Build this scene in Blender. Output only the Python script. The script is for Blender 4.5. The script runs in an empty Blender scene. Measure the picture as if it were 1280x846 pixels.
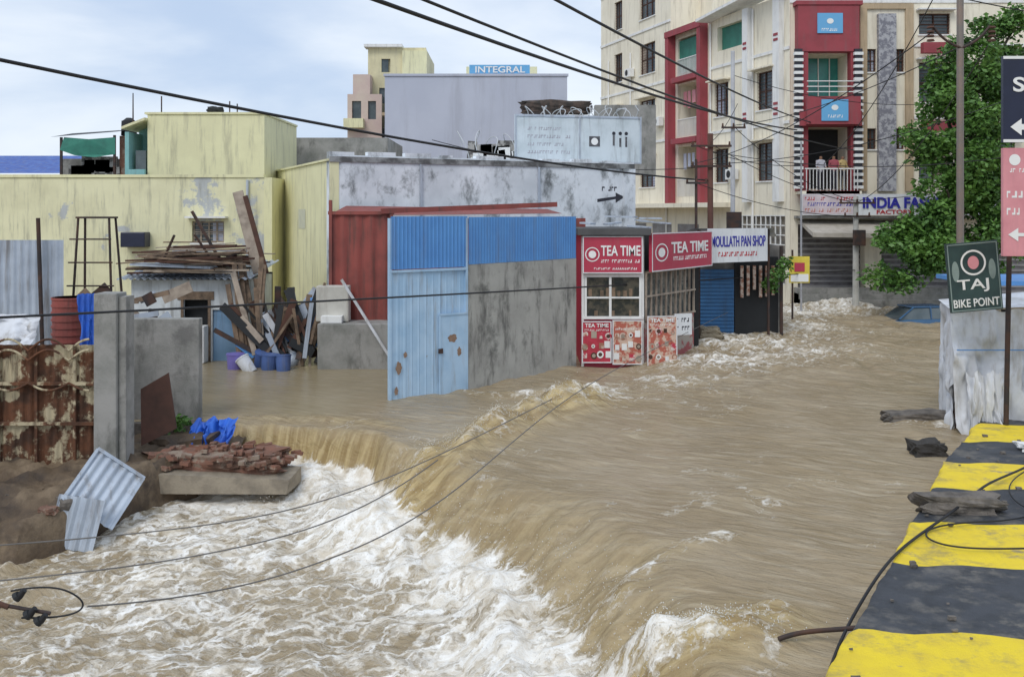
import bpy, bmesh, math, random
import numpy as np
from mathutils import Vector, Matrix
random.seed(7)
R=random.random
def U(a,b): return a+(b-a)*random.random()
sc=bpy.context.scene
# ------------------------------------------------------------ materials
def nd(nt,t,**k):
    n=nt.nodes.new(t)
    for a,b in k.items(): setattr(n,a,b)
    return n
def setin(n,**k):
    for a,b in k.items(): n.inputs[a.replace('_',' ')].default_value=b
def mix(nt,fac,a,b):
    m=nd(nt,'ShaderNodeMix',data_type='RGBA')
    for i,v in ((0,fac),(6,a),(7,b)):
        if hasattr(v,'is_linked'): nt.links.new(v,m.inputs[i])
        else: m.inputs[i].default_value=v if i==0 else (*v,1)[:4]
    return m.outputs[2]
def noise(nt,vec,scale,detail=6,rough=.6,dist=0):
    n=nd(nt,'ShaderNodeTexNoise'); setin(n,Scale=scale,Detail=detail,Roughness=rough,Distortion=dist)
    nt.links.new(vec,n.inputs['Vector']); return n.outputs[0]
def mapr(nt,v,a,b,c=0.,d=1.):
    m=nd(nt,'ShaderNodeMapRange',interpolation_type='SMOOTHSTEP'); nt.links.new(v,m.inputs[0])
    for i,x in enumerate((a,b,c,d)): m.inputs[i+1].default_value=x
    return m.outputs[0]
def mth(nt,op,a,b=0.):
    m=nd(nt,'ShaderNodeMath',operation=op)
    for i,v in ((0,a),(1,b)):
        if hasattr(v,'is_linked'): nt.links.new(v,m.inputs[i])
        else: m.inputs[i].default_value=v
    return m.outputs[0]
def mapping(nt,vec,s=(1,1,1),rot=(0,0,0),loc=(0,0,0)):
    m=nd(nt,'ShaderNodeMapping'); nt.links.new(vec,m.inputs[0])
    m.inputs['Scale'].default_value=s; m.inputs['Rotation'].default_value=rot; m.inputs['Location'].default_value=loc
    return m.outputs[0]
MC={}
def mk(name,c1,c2=None,scale=1.5,rough=.85,c3=None,stain=.0,bump=.15,metal=0.,lo=.35,hi=.7,patch=None,plo=.58,phi=.62,pscale=.9,bscale=25,drip=(2.5,2.5,.25)):
    if name in MC: return MC[name]
    m=bpy.data.materials.new(name); m.use_nodes=True; nt=m.node_tree
    b=nt.nodes['Principled BSDF']; tc=nd(nt,'ShaderNodeTexCoord'); v=tc.outputs['Object']
    c2=c2 or tuple(x*.75 for x in c1)
    col=mix(nt,mapr(nt,noise(nt,v,scale),lo,hi),c1,c2)
    if patch: col=mix(nt,mapr(nt,noise(nt,mapping(nt,v,loc=(5,3,1)),pscale,8,.65),plo,phi),col,patch)
    if c3:
        st=mapr(nt,noise(nt,mapping(nt,v,s=drip),1.6,6,.7),.48,.72,0.,stain)
        col=mix(nt,st,col,c3)
    nt.links.new(col,b.inputs['Base Color'])
    b.inputs['Roughness'].default_value=rough; b.inputs['Metallic'].default_value=metal
    if bump:
        bp=nd(nt,'ShaderNodeBump'); bp.inputs['Strength'].default_value=bump; bp.inputs['Distance'].default_value=.03
        nt.links.new(noise(nt,v,bscale,5,.7),bp.inputs['Height']); nt.links.new(bp.outputs[0],b.inputs['Normal'])
    MC[name]=m; return m
yel=mk('yellow_plaster',(.77,.74,.49),(.66,.63,.41),.8,c3=(.26,.25,.20),stain=.7,patch=(.46,.48,.48),plo=.58,phi=.62,pscale=.5)
yel2=mk('yellow_plaster_clean',(.78,.75,.47),(.70,.67,.42),.8,c3=(.32,.30,.22),stain=.6)
whw=mk('weathered_whitewash',(.80,.84,.88),(.58,.62,.66),.6,c3=(.09,.10,.10),stain=.9,patch=(.26,.28,.29),plo=.56,phi=.68,pscale=.9,drip=(1.0,1.0,.5))
cream=mk('cream_paint',(.85,.79,.65),(.76,.70,.56),.5,c3=(.36,.31,.24),stain=.5,bump=.05)
whitep=mk('white_paint',(.82,.82,.80),(.72,.72,.71),.8,c3=(.38,.37,.34),stain=.45,bump=.05)
redp=mk('red_paint',(.34,.06,.075),(.26,.05,.06),1,rough=.75,bump=.05,c3=(.2,.11,.11),stain=.5)
beige=mk('beige_paint',(.52,.40,.26),(.44,.34,.22),1,bump=.05,c3=(.2,.15,.1),stain=.5)
stone=mk('stone_cladding',(.42,.42,.44),(.2,.2,.23),6,bump=.6,bscale=9,lo=.42,hi=.58)
lav=mk('lavender_plaster',(.50,.53,.63),(.45,.48,.58),.2,bump=.0,c3=(.33,.34,.40),stain=.5,drip=(.5,.5,.05))
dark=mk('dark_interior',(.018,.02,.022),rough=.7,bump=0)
glass=mk('window_glass',(.05,.07,.08),(.12,.15,.16),.6,rough=.12,bump=0)
greeng=mk('green_shade_cloth',(.04,.22,.16),(.03,.16,.12),2,rough=.6,bump=0)
concrete=mk('concrete',(.33,.32,.30),(.22,.22,.20),1.5,c3=(.08,.08,.07),stain=.75,patch=(.17,.165,.155),plo=.54,phi=.66,bump=.4,drip=(1.2,1.2,.5))
concwall=mk('stained_concrete_wall',(.45,.44,.40),(.34,.33,.30),1.2,c3=(.05,.05,.045),stain=.75,patch=(.15,.15,.135),plo=.52,phi=.72,pscale=1.3,bump=.5,drip=(1.7,1.7,.45))
blueb=mk('blue_sheet',(.10,.29,.62),(.08,.24,.55),1,rough=.5,bump=.03,c3=(.14,.18,.25),stain=.45)
bluep=mk('faded_blue_sheet',(.42,.58,.74),(.31,.48,.66),1.2,rough=.55,c3=(.24,.20,.16),stain=.6,patch=(.27,.14,.06),plo=.66,phi=.70,pscale=1.3,bump=.05)
redm=mk('red_metal',(.30,.07,.055),(.19,.05,.04),1.2,rough=.6,c3=(.10,.05,.04),stain=.85,bump=.08)
rust=mk('rusted_sheet',(.15,.06,.028),(.05,.025,.015),2.5,rough=.9,patch=(.48,.41,.27),plo=.49,phi=.57,pscale=1.9,c3=(.045,.02,.01),stain=.9,bump=.5,drip=(5,5,.6))
iron=mk('dark_iron',(.035,.03,.03),(.09,.045,.03),3,rough=.7,metal=.2,bump=.1)
galv=mk('galvanised_sheet',(.50,.56,.64),(.38,.43,.50),1.2,rough=.5,metal=.2,c3=(.2,.17,.14),stain=.7,bump=.05)
wood=mk('weathered_wood',(.26,.18,.12),(.12,.085,.06),3,bump=.4,c3=(.05,.04,.03),stain=.6,drip=(4,1,4))
woodl=mk('pale_wood',(.42,.35,.28),(.25,.20,.16),3,bump=.3)
brown=mk('brown_board',(.10,.045,.03),(.06,.03,.02),2,bump=.2)
soil=mk('wet_soil',(.125,.085,.05),(.05,.035,.025),1.6,bump=1,bscale=7,patch=(.20,.145,.09),plo=.48,phi=.65,rough=.75)
brick=mk('broken_brick',(.22,.10,.065),(.14,.08,.055),3,bump=.6,bscale=18,patch=(.27,.21,.16),plo=.50,phi=.60,pscale=3)
crim=mk('crimson_sign',(.48,.04,.08),(.42,.035,.07),.8,rough=.5,bump=0,c3=(.3,.12,.12),stain=.4)
wsign=mk('white_sign',(.75,.77,.78),(.66,.68,.7),1,rough=.5,bump=0,c3=(.35,.35,.33),stain=.45)
wtext=mk('white_lettering',(.85,.85,.83),(.8,.8,.78),1,rough=.5,bump=0)
btext=mk('blue_lettering',(.03,.03,.35),(.03,.03,.3),1,rough=.5,bump=0)
ktext=mk('black_lettering',(.02,.02,.03),(.03,.03,.04),1,rough=.5,bump=0)
rtext=mk('red_lettering',(.5,.03,.04),None,1,rough=.5,bump=0)
bsign=mk('blue_sign',(.14,.40,.68),(.14,.42,.70),1,rough=.4,bump=0)
pink=mk('pink_sign',(.72,.30,.33),(.62,.24,.27),2,rough=.5,bump=0,c3=(.4,.2,.2),stain=.3)
dsign=mk('dark_green_sign',(.025,.05,.05),(.04,.08,.075),2,rough=.4,bump=0)
nsign=mk('navy_sign',(.015,.02,.05),None,2,rough=.4,bump=0)
tarp=mk('dirty_white_tarp',(.70,.72,.76),(.50,.51,.52),1.2,rough=.6,bump=.3,bscale=5,c3=(.27,.22,.16),stain=.6)
btarp=mk('blue_tarp',(.03,.15,.65),(.03,.1,.45),2,rough=.5,bump=.2)
plast=mk('blue_plastic',(.07,.13,.34),(.05,.09,.22),2,rough=.5,bump=0,c3=(.15,.13,.1),stain=.4)
purp=mk('purple_plastic',(.20,.17,.50),None,2,rough=.4,bump=0)
sidewhite=mk('shed_whitewash',(.70,.74,.76),(.5,.53,.55),1.3,c3=(.2,.19,.17),stain=.7)
cable=mk('cable_rubber',(.012,.012,.014),None,2,rough=.6,bump=0)
turq=mk('turquoise_plaster',(.25,.5,.5),(.2,.42,.43),1,c3=(.2,.22,.2),stain=.5)
yellowpaint=mk('traffic_yellow',(.88,.66,.02),(.78,.57,.03),3,rough=.6,bump=.5,bscale=40,c3=(.34,.26,.10),stain=.75,drip=(1.5,1.5,1.5),patch=(.42,.33,.15),plo=.59,phi=.68,pscale=2.6)
blackpaint=mk('traffic_black',(.055,.06,.07),(.03,.034,.04),3,rough=.65,bump=.55,bscale=40,c3=(.19,.175,.15),stain=.75,drip=(1.2,1.2,1.2),patch=(.15,.14,.12),plo=.60,phi=.70,pscale=2.2)
skin=mk('skin',(.28,.15,.09),None,2,bump=0)
hair=mk('hair',(.012,.01,.01),None,2,bump=0)
# ------------------------------------------------------------ builders
def T(x,y,z): return Matrix.Translation((x,y,z))
def Rz(d): return Matrix.Rotation(math.radians(d),4,'Z')
def Rx(d): return Matrix.Rotation(math.radians(d),4,'X')
def Ry(d): return Matrix.Rotation(math.radians(d),4,'Y')
I4=Matrix.Identity(4)
def frame(p,q):
    return T(p[0],p[1],0)@Matrix.Rotation(math.atan2(q[1]-p[1],q[0]-p[0]),4,'Z')
def grp(name,loc=(0,0,0)):
    e=bpy.data.objects.new(name,None); e.empty_display_size=.3; e.location=loc
    sc.collection.objects.link(e); return e
def mesh(name,vs,fs,m,par=None,M=I4,smooth=False,mi=None):
    me=bpy.data.meshes.new(name)
    if M is not I4: vs=[tuple(M@Vector(v)) for v in vs]
    if par is not None:
        o0=par.location; vs=[(v[0]-o0.x,v[1]-o0.y,v[2]-o0.z) for v in vs]
    me.from_pydata([tuple(v) for v in vs],[],fs)
    for mm in (m if isinstance(m,list) else [m]): me.materials.append(mm)
    if mi: me.polygons.foreach_set('material_index',mi)
    if smooth: me.polygons.foreach_set('use_smooth',[True]*len(fs))
    me.update()
    o=bpy.data.objects.new(name,me); sc.collection.objects.link(o)
    if par is not None: o.parent=par
    return o
BF=[(0,3,2,1),(4,5,6,7),(0,1,5,4),(1,2,6,5),(2,3,7,6),(3,0,4,7)]
def bv(x0,x1,y0,y1,z0,z1):
    return [(x0,y0,z0),(x1,y0,z0),(x1,y1,z0),(x0,y1,z0),(x0,y0,z1),(x1,y0,z1),(x1,y1,z1),(x0,y1,z1)]
def box(name,x0,x1,y0,y1,z0,z1,m,par=None,M=I4,bev=0):
    o=mesh(name,bv(x0,x1,y0,y1,z0,z1),BF,m,par,M)
    if bev:
        b=o.modifiers.new('b','BEVEL'); b.width=bev; b.segments=2
    return o
def boxes(name,lst,m,par=None,M=I4):
    vs=[];fs=[]
    for b in lst:
        n=len(vs)
        if len(b)==7:
            vs+=[tuple(b[6]@Vector(v)) for v in bv(*b[:6])]
        else: vs+=bv(*b)
        fs+=[tuple(i+n for i in f) for f in BF]
    return mesh(name,vs,fs,m,par,M)
def prism(name,pts,z0,z1,m,par=None):
    n=len(pts); vs=[(p[0],p[1],z0) for p in pts]+[(p[0],p[1],z1) for p in pts]
    fs=[tuple(range(n,2*n)),tuple(reversed(range(n)))]+[(i,(i+1)%n,(i+1)%n+n,i+n) for i in range(n)]
    return mesh(name,vs,fs,m,par)
def tube(name,p0,p1,r0,r1,m,par=None,n=12,M=I4,caps=True):
    p0=Vector(p0);p1=Vector(p1);d=(p1-p0).normalized()
    a=d.orthogonal().normalized(); b=d.cross(a)
    vs=[]
    for p,r in ((p0,r0),(p1,r1)):
        for i in range(n):
            t=2*math.pi*i/n; vs.append(tuple(p+a*math.cos(t)*r+b*math.sin(t)*r))
    fs=[(i,(i+1)%n,(i+1)%n+n,i+n) for i in range(n)]
    if caps: fs+=[tuple(reversed(range(n))),tuple(range(n,2*n))]
    return mesh(name,vs,fs,m,par,M,smooth=False)
def curve(name,pts,r,m,par=None,smooth=True):
    cu=bpy.data.curves.new(name,'CURVE'); cu.dimensions='3D'; cu.bevel_depth=r; cu.bevel_resolution=2; cu.use_fill_caps=True
    s=cu.splines.new('NURBS' if smooth else 'POLY'); s.points.add(len(pts)-1)
    for i,p in enumerate(pts): s.points[i].co=(*p,1)
    if smooth: s.use_endpoint_u=True; s.order_u=min(4,len(pts)); s.resolution_u=8
    cu.materials.append(m)
    o=bpy.data.objects.new(name,cu); sc.collection.objects.link(o)
    if par is not None:
        o.parent=par; o.matrix_parent_inverse=Matrix.Translation(-par.location)
    return o
def wire(A,B,sag,r=.02,name='power_cable',par=None):
    A=Vector(A);B=Vector(B);pts=[]
    for i in range(21):
        t=i/20; p=A.lerp(B,t); p.z-=sag*4*t*(1-t); pts.append(tuple(p))
    return curve(name,pts,r,cable,par,smooth=False)
def text(name,body,x,z,w,h,m,par,M=I4,y=-.02,bold=.02,ext=.006):
    cu=bpy.data.curves.new(name,'FONT'); cu.body=body; cu.align_x='CENTER'; cu.align_y='CENTER'
    cu.size=1; cu.offset=bold; cu.extrude=.01; cu.materials.append(m)
    o=bpy.data.objects.new(name,cu); sc.collection.objects.link(o)
    bpy.context.view_layer.update()
    d=o.dimensions; sx=w/max(d.x,.01); sy=h/max(d.y,.01)
    xs=[c[0] for c in o.bound_box]; ys=[c[1] for c in o.bound_box]
    cx=(min(xs)+max(xs))/2; cy=(min(ys)+max(ys))/2
    S=Matrix.Diagonal((sx,sy,ext/.01,1))
    o.parent=par; o.matrix_parent_inverse=Matrix.Translation(-par.location)
    o.matrix_basis=M@T(x,y,z)@Rx(90)@S@T(-cx,-cy,0)
    return o
def dashes(name,x0,x1,z,h,m,par,M,y,seed=1):
    rs=random.Random(seed); L=[];x=x0
    while x<x1-h*.5:
        w_=h*rs.uniform(.35,.8)
        if rs.random()<.14: x+=h*.8; continue
        if rs.random()<.5: L+=[(x,x+w_*.3,y-.004,y,z,z+h),(x+w_*.3,x+w_,y-.004,y,z+h*.7,z+h)]
        else: L+=[(x,x+w_,y-.004,y,z,z+h*.3),(x+w_*.6,x+w_,y-.004,y,z+h*.3,z+h)]
        x+=w_+h*.22
    return boxes(name,L,m,par,M)
def disc(name,x,z,rx,rz,m,par,M=I4,y=-.02,n=28,ring=0):
    vs=[];fs=[]
    if ring:
        for i in range(n):
            t=2*math.pi*i/n; vs+=[(x+rx*math.cos(t),y,z+rz*math.sin(t)),(x+rx*ring*math.cos(t),y,z+rz*ring*math.sin(t))]
        fs=[(2*i,2*((i+1)%n),2*((i+1)%n)+1,2*i+1) for i in range(n)]
    else:
        vs=[(x+rx*math.cos(2*math.pi*i/n),y,z+rz*math.sin(2*math.pi*i/n)) for i in range(n)]; fs=[tuple(range(n))]
    return mesh(name,vs,fs,m,par,M)
def corr(name,w,h,pitch,amp,m,par=None,M=I4,sub=6,sharp=False,rag=0):
    n=max(2,int(w/pitch*sub)); vs=[];fs=[]
    for i in range(n+1):
        x=w*i/n; ph=(x/pitch)%1
        if sharp: y=-amp if ph<.18 else 0
        else: y=amp*math.sin(2*math.pi*ph)
        vs+=[(x,y,0),(x,y,h+(U(-rag,rag) if rag else 0))]
    fs=[(2*i,2*i+2,2*i+3,2*i+1) for i in range(n)]
    return mesh(name,vs,fs,m,par,M)
def facade(name,x0,x1,z0,z1,ops,m,par,M=I4,dep=.22):
    xs=sorted({x0,x1,*[o[0] for o in ops],*[o[1] for o in ops]}); zs=sorted({z0,z1,*[o[2] for o in ops],*[o[3] for o in ops]})
    vs=[];fs=[]
    def q(a,b,c,d):
        n=len(vs); vs.extend((a,b,c,d)); fs.append((n,n+1,n+2,n+3))
    for i in range(len(xs)-1):
        for j in range(len(zs)-1):
            cx=(xs[i]+xs[i+1])/2; cz=(zs[j]+zs[j+1])/2
            if any(o[0]<cx<o[1] and o[2]<cz<o[3] for o in ops): continue
            q((xs[i],0,zs[j]),(xs[i+1],0,zs[j]),(xs[i+1],0,zs[j+1]),(xs[i],0,zs[j+1]))
    for o in ops:
        a,b,c,d=o[:4]; e=o[4] if len(o)>4 else dep
        q((a,0,c),(a,e,c),(a,e,d),(a,0,d)); q((b,e,c),(b,0,c),(b,0,d),(b,e,d))
        q((a,0,c),(b,0,c),(b,e,c),(a,e,c)); q((a,e,d),(b,e,d),(b,0,d),(a,0,d))
    q((x0,0,z0),(x0,dep+.1,z0),(x0,dep+.1,z1),(x0,0,z1)); q((x1,0,z0),(x1,dep+.1,z0),(x1,dep+.1,z1),(x1,0,z1)); q((x0,0,z1),(x1,0,z1),(x1,dep+.1,z1),(x0,dep+.1,z1))
    return mesh(name,vs,fs,m,par,M)
def window(par,M,a,b,c,d,dep=.2,fm=None,gm=None,nx=2,nz=2,ch=True,gr=False):
    fm=fm or brown; gm=gm or glass
    box('window_pane',a-.01,b+.01,dep-.01,dep+.03,c-.01,d+.01,gm,par,M)
    if R()<.6:
        cw=U(.2,.45)*(b-a); cx=a+.07 if R()<.5 else b-.07-cw
        box('curtain',cx,cx+cw,dep-.014,dep-.0105,c+.06,d-.06,[woodl,wsign,lav][int(R()*3)],par,M)
    L=[(a,a+.06,dep-.07,dep-.015,c,d),(b-.06,b,dep-.07,dep-.015,c,d),(a+.06,b-.06,dep-.07,dep-.015,c,c+.06),(a+.06,b-.06,dep-.07,dep-.015,d-.06,d)]
    for i in range(1,nx):
        x=a+(b-a)*i/nx; L.append((x-.03,x+.03,dep-.065,dep-.0145,c+.06,d-.06))
    for i in range(1,nz):
        z=c+(d-c)*i/nz; L.append((a+.06,b-.06,dep-.06,dep-.0148,z-.025,z+.025))
    if gr:
        n=int((d-c)/.16)
        for i in range(1,n): 
            z=c+(d-c)*i/n; L.append((a,b,dep-.11,dep-.095,z-.01,z+.01))
    boxes('window_frame',L,fm,par,M)
    if ch: box('window_sunshade',a-.15,b+.15,-.4,-.003,d+.12,d+.19,whitep,par,M)
    box('window_sill',a-.06,b+.06,-.07,-.003,c-.07,c-.005,whitep,par,M)
def acunit(par,M,x,z):
    box('ac_unit',x,x+.8,-.38,-.05,z,z+.55,whitep,par,M,bev=.02); disc('ac_fan',x+.32,z+.28,.2,.2,dark,par,M,-.385)
# ------------------------------------------------------------ noise (numpy)
rng=np.random.RandomState(3)
perm=np.concatenate([rng.permutation(256)]*3); ang=rng.rand(256)*2*np.pi; GX=np.cos(ang);GY=np.sin(ang)
def pn(x,y,seed=0):
    x=x+seed*17.3; y=y+seed*9.1
    xi=np.floor(x).astype(int);yi=np.floor(y).astype(int);xf=x-xi;yf=y-yi
    u=xf*xf*xf*(xf*(xf*6-15)+10);v=yf*yf*yf*(yf*(yf*6-15)+10)
    def g(i,j):
        h=perm[(perm[(xi+i)&255]+yi+j)&255]; return GX[h]*(xf-i)+GY[h]*(yf-j)
    a=g(0,0)*(1-u)+g(1,0)*u; b=g(0,1)*(1-u)+g(1,1)*u
    return (a*(1-v)+b*v)*1.5
def fbm(x,y,o=4,seed=0,gain=.5):
    s=0;a=1.
    for i in range(o): s=s+a*pn(x*2**i,y*2**i,seed+i); a*=gain
    return s
def ridged(x,y,o=4,seed=0,gain=.5):
    s=0;a=1.
    for i in range(o): s=s+a*(1-2*np.abs(pn(x*2**i,y*2**i,seed+i))); a*=gain
    return s/2
def ss(a,b,x):
    t=np.clip((x-a)/(b-a),0,1); return t*t*(3-2*t)
def polydist(X,Y,P):
    best=np.full(X.shape,1e9); sg=np.ones(X.shape); tt=np.zeros(X.shape); acc=0
    for (x0,y0),(x1,y1) in zip(P[:-1],P[1:]):
        dx,dy=x1-x0,y1-y0; l2=dx*dx+dy*dy; l=math.sqrt(l2)
        t=np.clip(((X-x0)*dx+(Y-y0)*dy)/l2,0,1); d=np.hypot(X-x0-t*dx,Y-y0-t*dy)
        c=(dx*(Y-y0)-dy*(X-x0)); w=d<best-1e-9
        best=np.where(w,d,best); sg=np.where(w,np.sign(c),sg); tt=np.where(w,acc+t*l,tt); acc+=l
    return best,sg,tt
# ------------------------------------------------------------ world
w=bpy.data.worlds.new('World'); sc.world=w; w.use_nodes=True; nt=w.node_tree
bg=nt.nodes['Background']; tc=nd(nt,'ShaderNodeTexCoord')
sky=nd(nt,'ShaderNodeTexSky',sky_type='NISHITA',sun_disc=False,sun_elevation=math.radians(50),sun_rotation=math.radians(205))
n1=noise(nt,mapping(nt,tc.outputs['Generated'],s=(1,1,3.0),loc=(1.4,.2,.3)),2.4,9,.5,.4)
cl=mix(nt,mapr(nt,n1,.32,.66),(.47,.58,.76),(.77,.83,.91))
ns=nd(nt,'ShaderNodeVectorMath',operation='SCALE'); nt.links.new(sky.outputs[0],ns.inputs[0]); ns.inputs['Scale'].default_value=.1
col=mix(nt,.88,ns.outputs[0],cl); nt.links.new(col,bg.inputs['Color']); bg.inputs['Strength'].default_value=1.2
sd=bpy.data.lights.new('sun','SUN'); sd.energy=1.4; sd.angle=math.radians(25); sd.color=(1,.97,.92)
so=bpy.data.objects.new('sun',sd); sc.collection.objects.link(so); so.rotation_euler=(math.radians(42),0,math.radians(-25))
# ------------------------------------------------------------ camera
cd=bpy.data.cameras.new('camera'); co=bpy.data.objects.new('camera',cd); sc.collection.objects.link(co)
co.location=(0,0,4.5); co.rotation_euler=(math.radians(90),0,0); cd.lens=33.75; cd.sensor_width=36; cd.shift_y=-.1234; cd.clip_end=2000
sc.camera=co
sc.view_settings.view_transform='Standard'; sc.view_settings.look='None'
# ------------------------------------------------------------ ground + water
mesh('ground',[(-600,-200,-3.2),(600,-200,-3.2),(600,1000,-3.2),(-600,1000,-3.2)],[(0,1,2,3)],soil)
LIP=[(-14,20.6),(-5.9,20.5),(-3.9,20.2),(-2.5,19.3),(-1.7,18.2),(-.7,17.0),(.5,15.9),(1.5,14.5),(2.05,12.7),(2.2,10.8),(2.1,8.6),(2.0,4)]
NR,NC=900,900
ys=6*(80/6)**np.linspace(0,1,NR); u=np.concatenate([[-9,-4,-2.2,-1.4],np.linspace(-1,1,NC),[1.4,2.2,4,9]])
YY,UU=np.meshgrid(ys,u,indexing='ij'); XX=UU*(.57*YY+2)
def water(X,Y):
    d,s,t=polydist(X,Y,LIP); sd_=d*s
    wob=.20*fbm(X*.9,Y*.9,2,11)+.04*fbm(X*3,Y*3,2,13)
    wd=.45+1.6*ss(11,15,t)
    k=ss(0,1,(sd_+wob+wd)/wd)
    low=-1.0-.04*(20-np.clip(Y,8,20))
    z=low*(1-k)
    lower=1-k; up=k
    foam=np.zeros(X.shape); amber=np.zeros(X.shape)
    # lower pool : rolling boils, long streaks carried down-left
    wx=.5*fbm(X*.5,Y*.5,2,31); wy=.5*fbm(X*.5,Y*.5,2,37)
    c1,s1=math.cos(.55),math.sin(.55); Pl=X*c1+Y*s1+wx; Ql=-X*s1+Y*c1+wy
    tb=ridged(Pl*.55,Ql*1.0,4,2,.45)
    z+=lower*(.12*tb+.10*fbm(X*.6,Y*.6,2,35)+.028*fbm(X*3.3,Y*3.3,3,5))
    dist=np.clip(-sd_-wd*.6,0,20)
    foam+=ss(.45,.95,lower)*(.41+.62*np.exp(-dist/2.3)+.22*fbm(X*.35,Y*.35,3,8)+.12*tb)
    foam-=lower*.22*np.exp(-((X+1.0)/1.3)**2-((Y-10.1)/.9)**2)
    rl=fbm(X*.9,Y*.9,3,9)
    roll=np.exp(-((dist-.65)/.65)**2); z+=ss(.6,1,lower)*.24*roll*np.clip(1+.8*rl+.12*ridged(X*2.4,Y*2.4,3,19),0,2); amber+=ss(.6,1,lower)*.4*roll*ss(.05,.5,fbm(X*.8,Y*.8,2,51))
    # face of the fall
    face=np.exp(-((sd_+wob+wd*.5)/(wd*.42))**2)
    amber+=face*(.40+.6*ss(14.5,9,t))
    st=fbm(t*3.2,sd_*.35,4,6,.6); z+=face*.035*st
    foam+=face*.36*ss(.05,.7,st)*ss(.2,.9,1-k)
    # street current: long glassy undulations with fine wrinkles
    a=math.radians(28); P=X*math.cos(a)-Y*math.sin(a); Q=X*math.sin(a)+Y*math.cos(a)
    calm=ss(-2.2,-3.4,X-(Y-23)*.3)*ss(20.6,21.8,Y)
    am=up*(1-.88*calm)
    wx=.6*fbm(X*.4,Y*.4,2,77)
    far=.8+1.3*ss(22,34,Y)
    z+=am*far*(.070*fbm(X*.40+wx,Y*.32,2,21)+.034*fbm(P*.6+wx,Q*1.6,3,22,.5)+.011*ridged(P*1.3,Q*3.6+wx,3,23,.5))
    spots=[(7.2,32.5,2.2,3.2,.52,.20),(10.5,37,2.5,4,.45,.22),(14.6,44,2.4,2.2,.52,.28),(5.2,28.0,1.4,1.0,.5,.12),(12,41.5,3,2,.45,.2),(17,46,3,3,.35,.15),
           (2.4,23.5,2.4,1.6,.36,.07),(4.5,25.5,2.5,1.8,.38,.10),(7.0,28.5,2.0,2.0,.35,.12),(8.9,20.6,1,1,.3,.06),(10,30,2,2,.3,.1)]
    rr=ridged(X*.8,Y*1.1,4,40)
    for cx,cy,rx,ry,f,h in spots:
        g=np.exp(-((X-cx)/rx)**2-((Y-cy)/ry)**2)
        foam=foam+g*f*up*(.55+.7*rr); z=z+g*h*up*(.4+1.2*rr)
    for pl,h,wdt,f,am2 in (([(1.9,22.8),(1.1,21.9),(.2,20.6),(-.4,19.2),(-1.0,18.0),(-1.7,17.0),(-2.3,16.4)],.36,.55,.36,.85),
                       ([(1.2,10.6),(1.8,10.2),(2.35,10.15),(2.85,10.5)],.27,.38,.50,.95),
                       ([(1.3,12.1),(1.7,12.4),(2.3,12.9),(2.9,13.2)],.06,.24,.50,.2),
                       ([(-1.5,24.2),(-.3,23.6),(1.2,23.6)],.06,.3,.36,.1),
                       ([(2.5,19.5),(3.6,20.6),(5.2,21.8)],.05,.4,.24,.1),
                       ([(3.0,14.6),(4.2,15.6),(5.4,16.2)],.05,.35,.20,.1),
                       ([(-5.8,21.1),(-4.2,21.0),(-2.6,20.2)],.05,.3,.1,.5)):
        dd,_,tq=polydist(X,Y,pl); g=np.exp(-(dd/wdt)**2); nn=np.clip(.8+.7*fbm(X*1.1,Y*1.1,3,50,.45),.2,1.6)
        z+=h*g*nn; g2=np.exp(-((dd)/(wdt*1.3))**2); foam+=f*g2*(nn+.25*ridged(X*2,Y*2,3,55)); amber+=am2*g2
    g=np.exp(-((X-1.25)/.75)**2-((Y-22.1)/.6)**2); z+=.26*g; amber+=g
    foam+=up*(1-calm)*.24*ss(.22,.8,fbm(P*1.1,Q*.28,3,61)+.25)*ss(32,14,Y)
    foam+=up*(1-calm)*.14*ss(24,36,Y)+up*(1-calm)*.12*ss(.1,.8,fbm(P*.5,Q*1.6,4,66)+.2)
    return z,np.clip(foam,0,1.3),np.clip(amber,0,1),calm,face,t,sd_
Z,FO,AM,CA,FA,TT,SD=water(XX,YY)
nr,nc=XX.shape
me=bpy.data.meshes.new('flood_water'); co3=np.stack([XX,YY,Z],-1).reshape(-1,3)
idx=np.arange(nr*nc).reshape(nr,nc); q=np.stack([idx[:-1,:-1],idx[:-1,1:],idx[1:,1:],idx[1:,:-1]],-1).reshape(-1,4)
me.vertices.add(len(co3)); me.vertices.foreach_set('co',co3.ravel()); me.loops.add(q.size); me.loops.foreach_set('vertex_index',q.ravel())
me.polygons.add(len(q)); me.polygons.foreach_set('loop_start',np.arange(0,q.size,4)); me.polygons.foreach_set('loop_total',np.full(len(q),4))
me.update(calc_edges=True); me.polygons.foreach_set('use_smooth',np.ones(len(q),bool))
for nme,arr in (('foam',FO),('amber',AM),('calm',CA),('face',FA),('lip_t',TT),('lip_d',SD)):
    at=me.attributes.new(nme,'FLOAT','POINT'); at.data.foreach_set('value',arr.ravel().astype(np.float32))
wm=bpy.data.materials.new('muddy_water'); wm.use_nodes=True; nt=wm.node_tree; b=nt.nodes['Principled BSDF']
tc=nd(nt,'ShaderNodeTexCoord'); v=tc.outputs['Object']
def attr(n):
    a=nd(nt,'ShaderNodeAttribute',attribute_name=n); return a.outputs['Fac']
fo,am_,ca,fa=attr('foam'),attr('amber'),attr('calm'),attr('face')
vr=mapping(nt,v,rot=(0,0,math.radians(28)))
base=mix(nt,mapr(nt,noise(nt,v,.35,5,.6,.5),.35,.68),(.325,.250,.150),(.405,.325,.215))
base=mix(nt,mapr(nt,noise(nt,mapping(nt,vr,s=(.7,3.2,1)),1.5,9,.66,.5),.47,.68,0.,.5),base,(.53,.455,.335))
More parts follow.
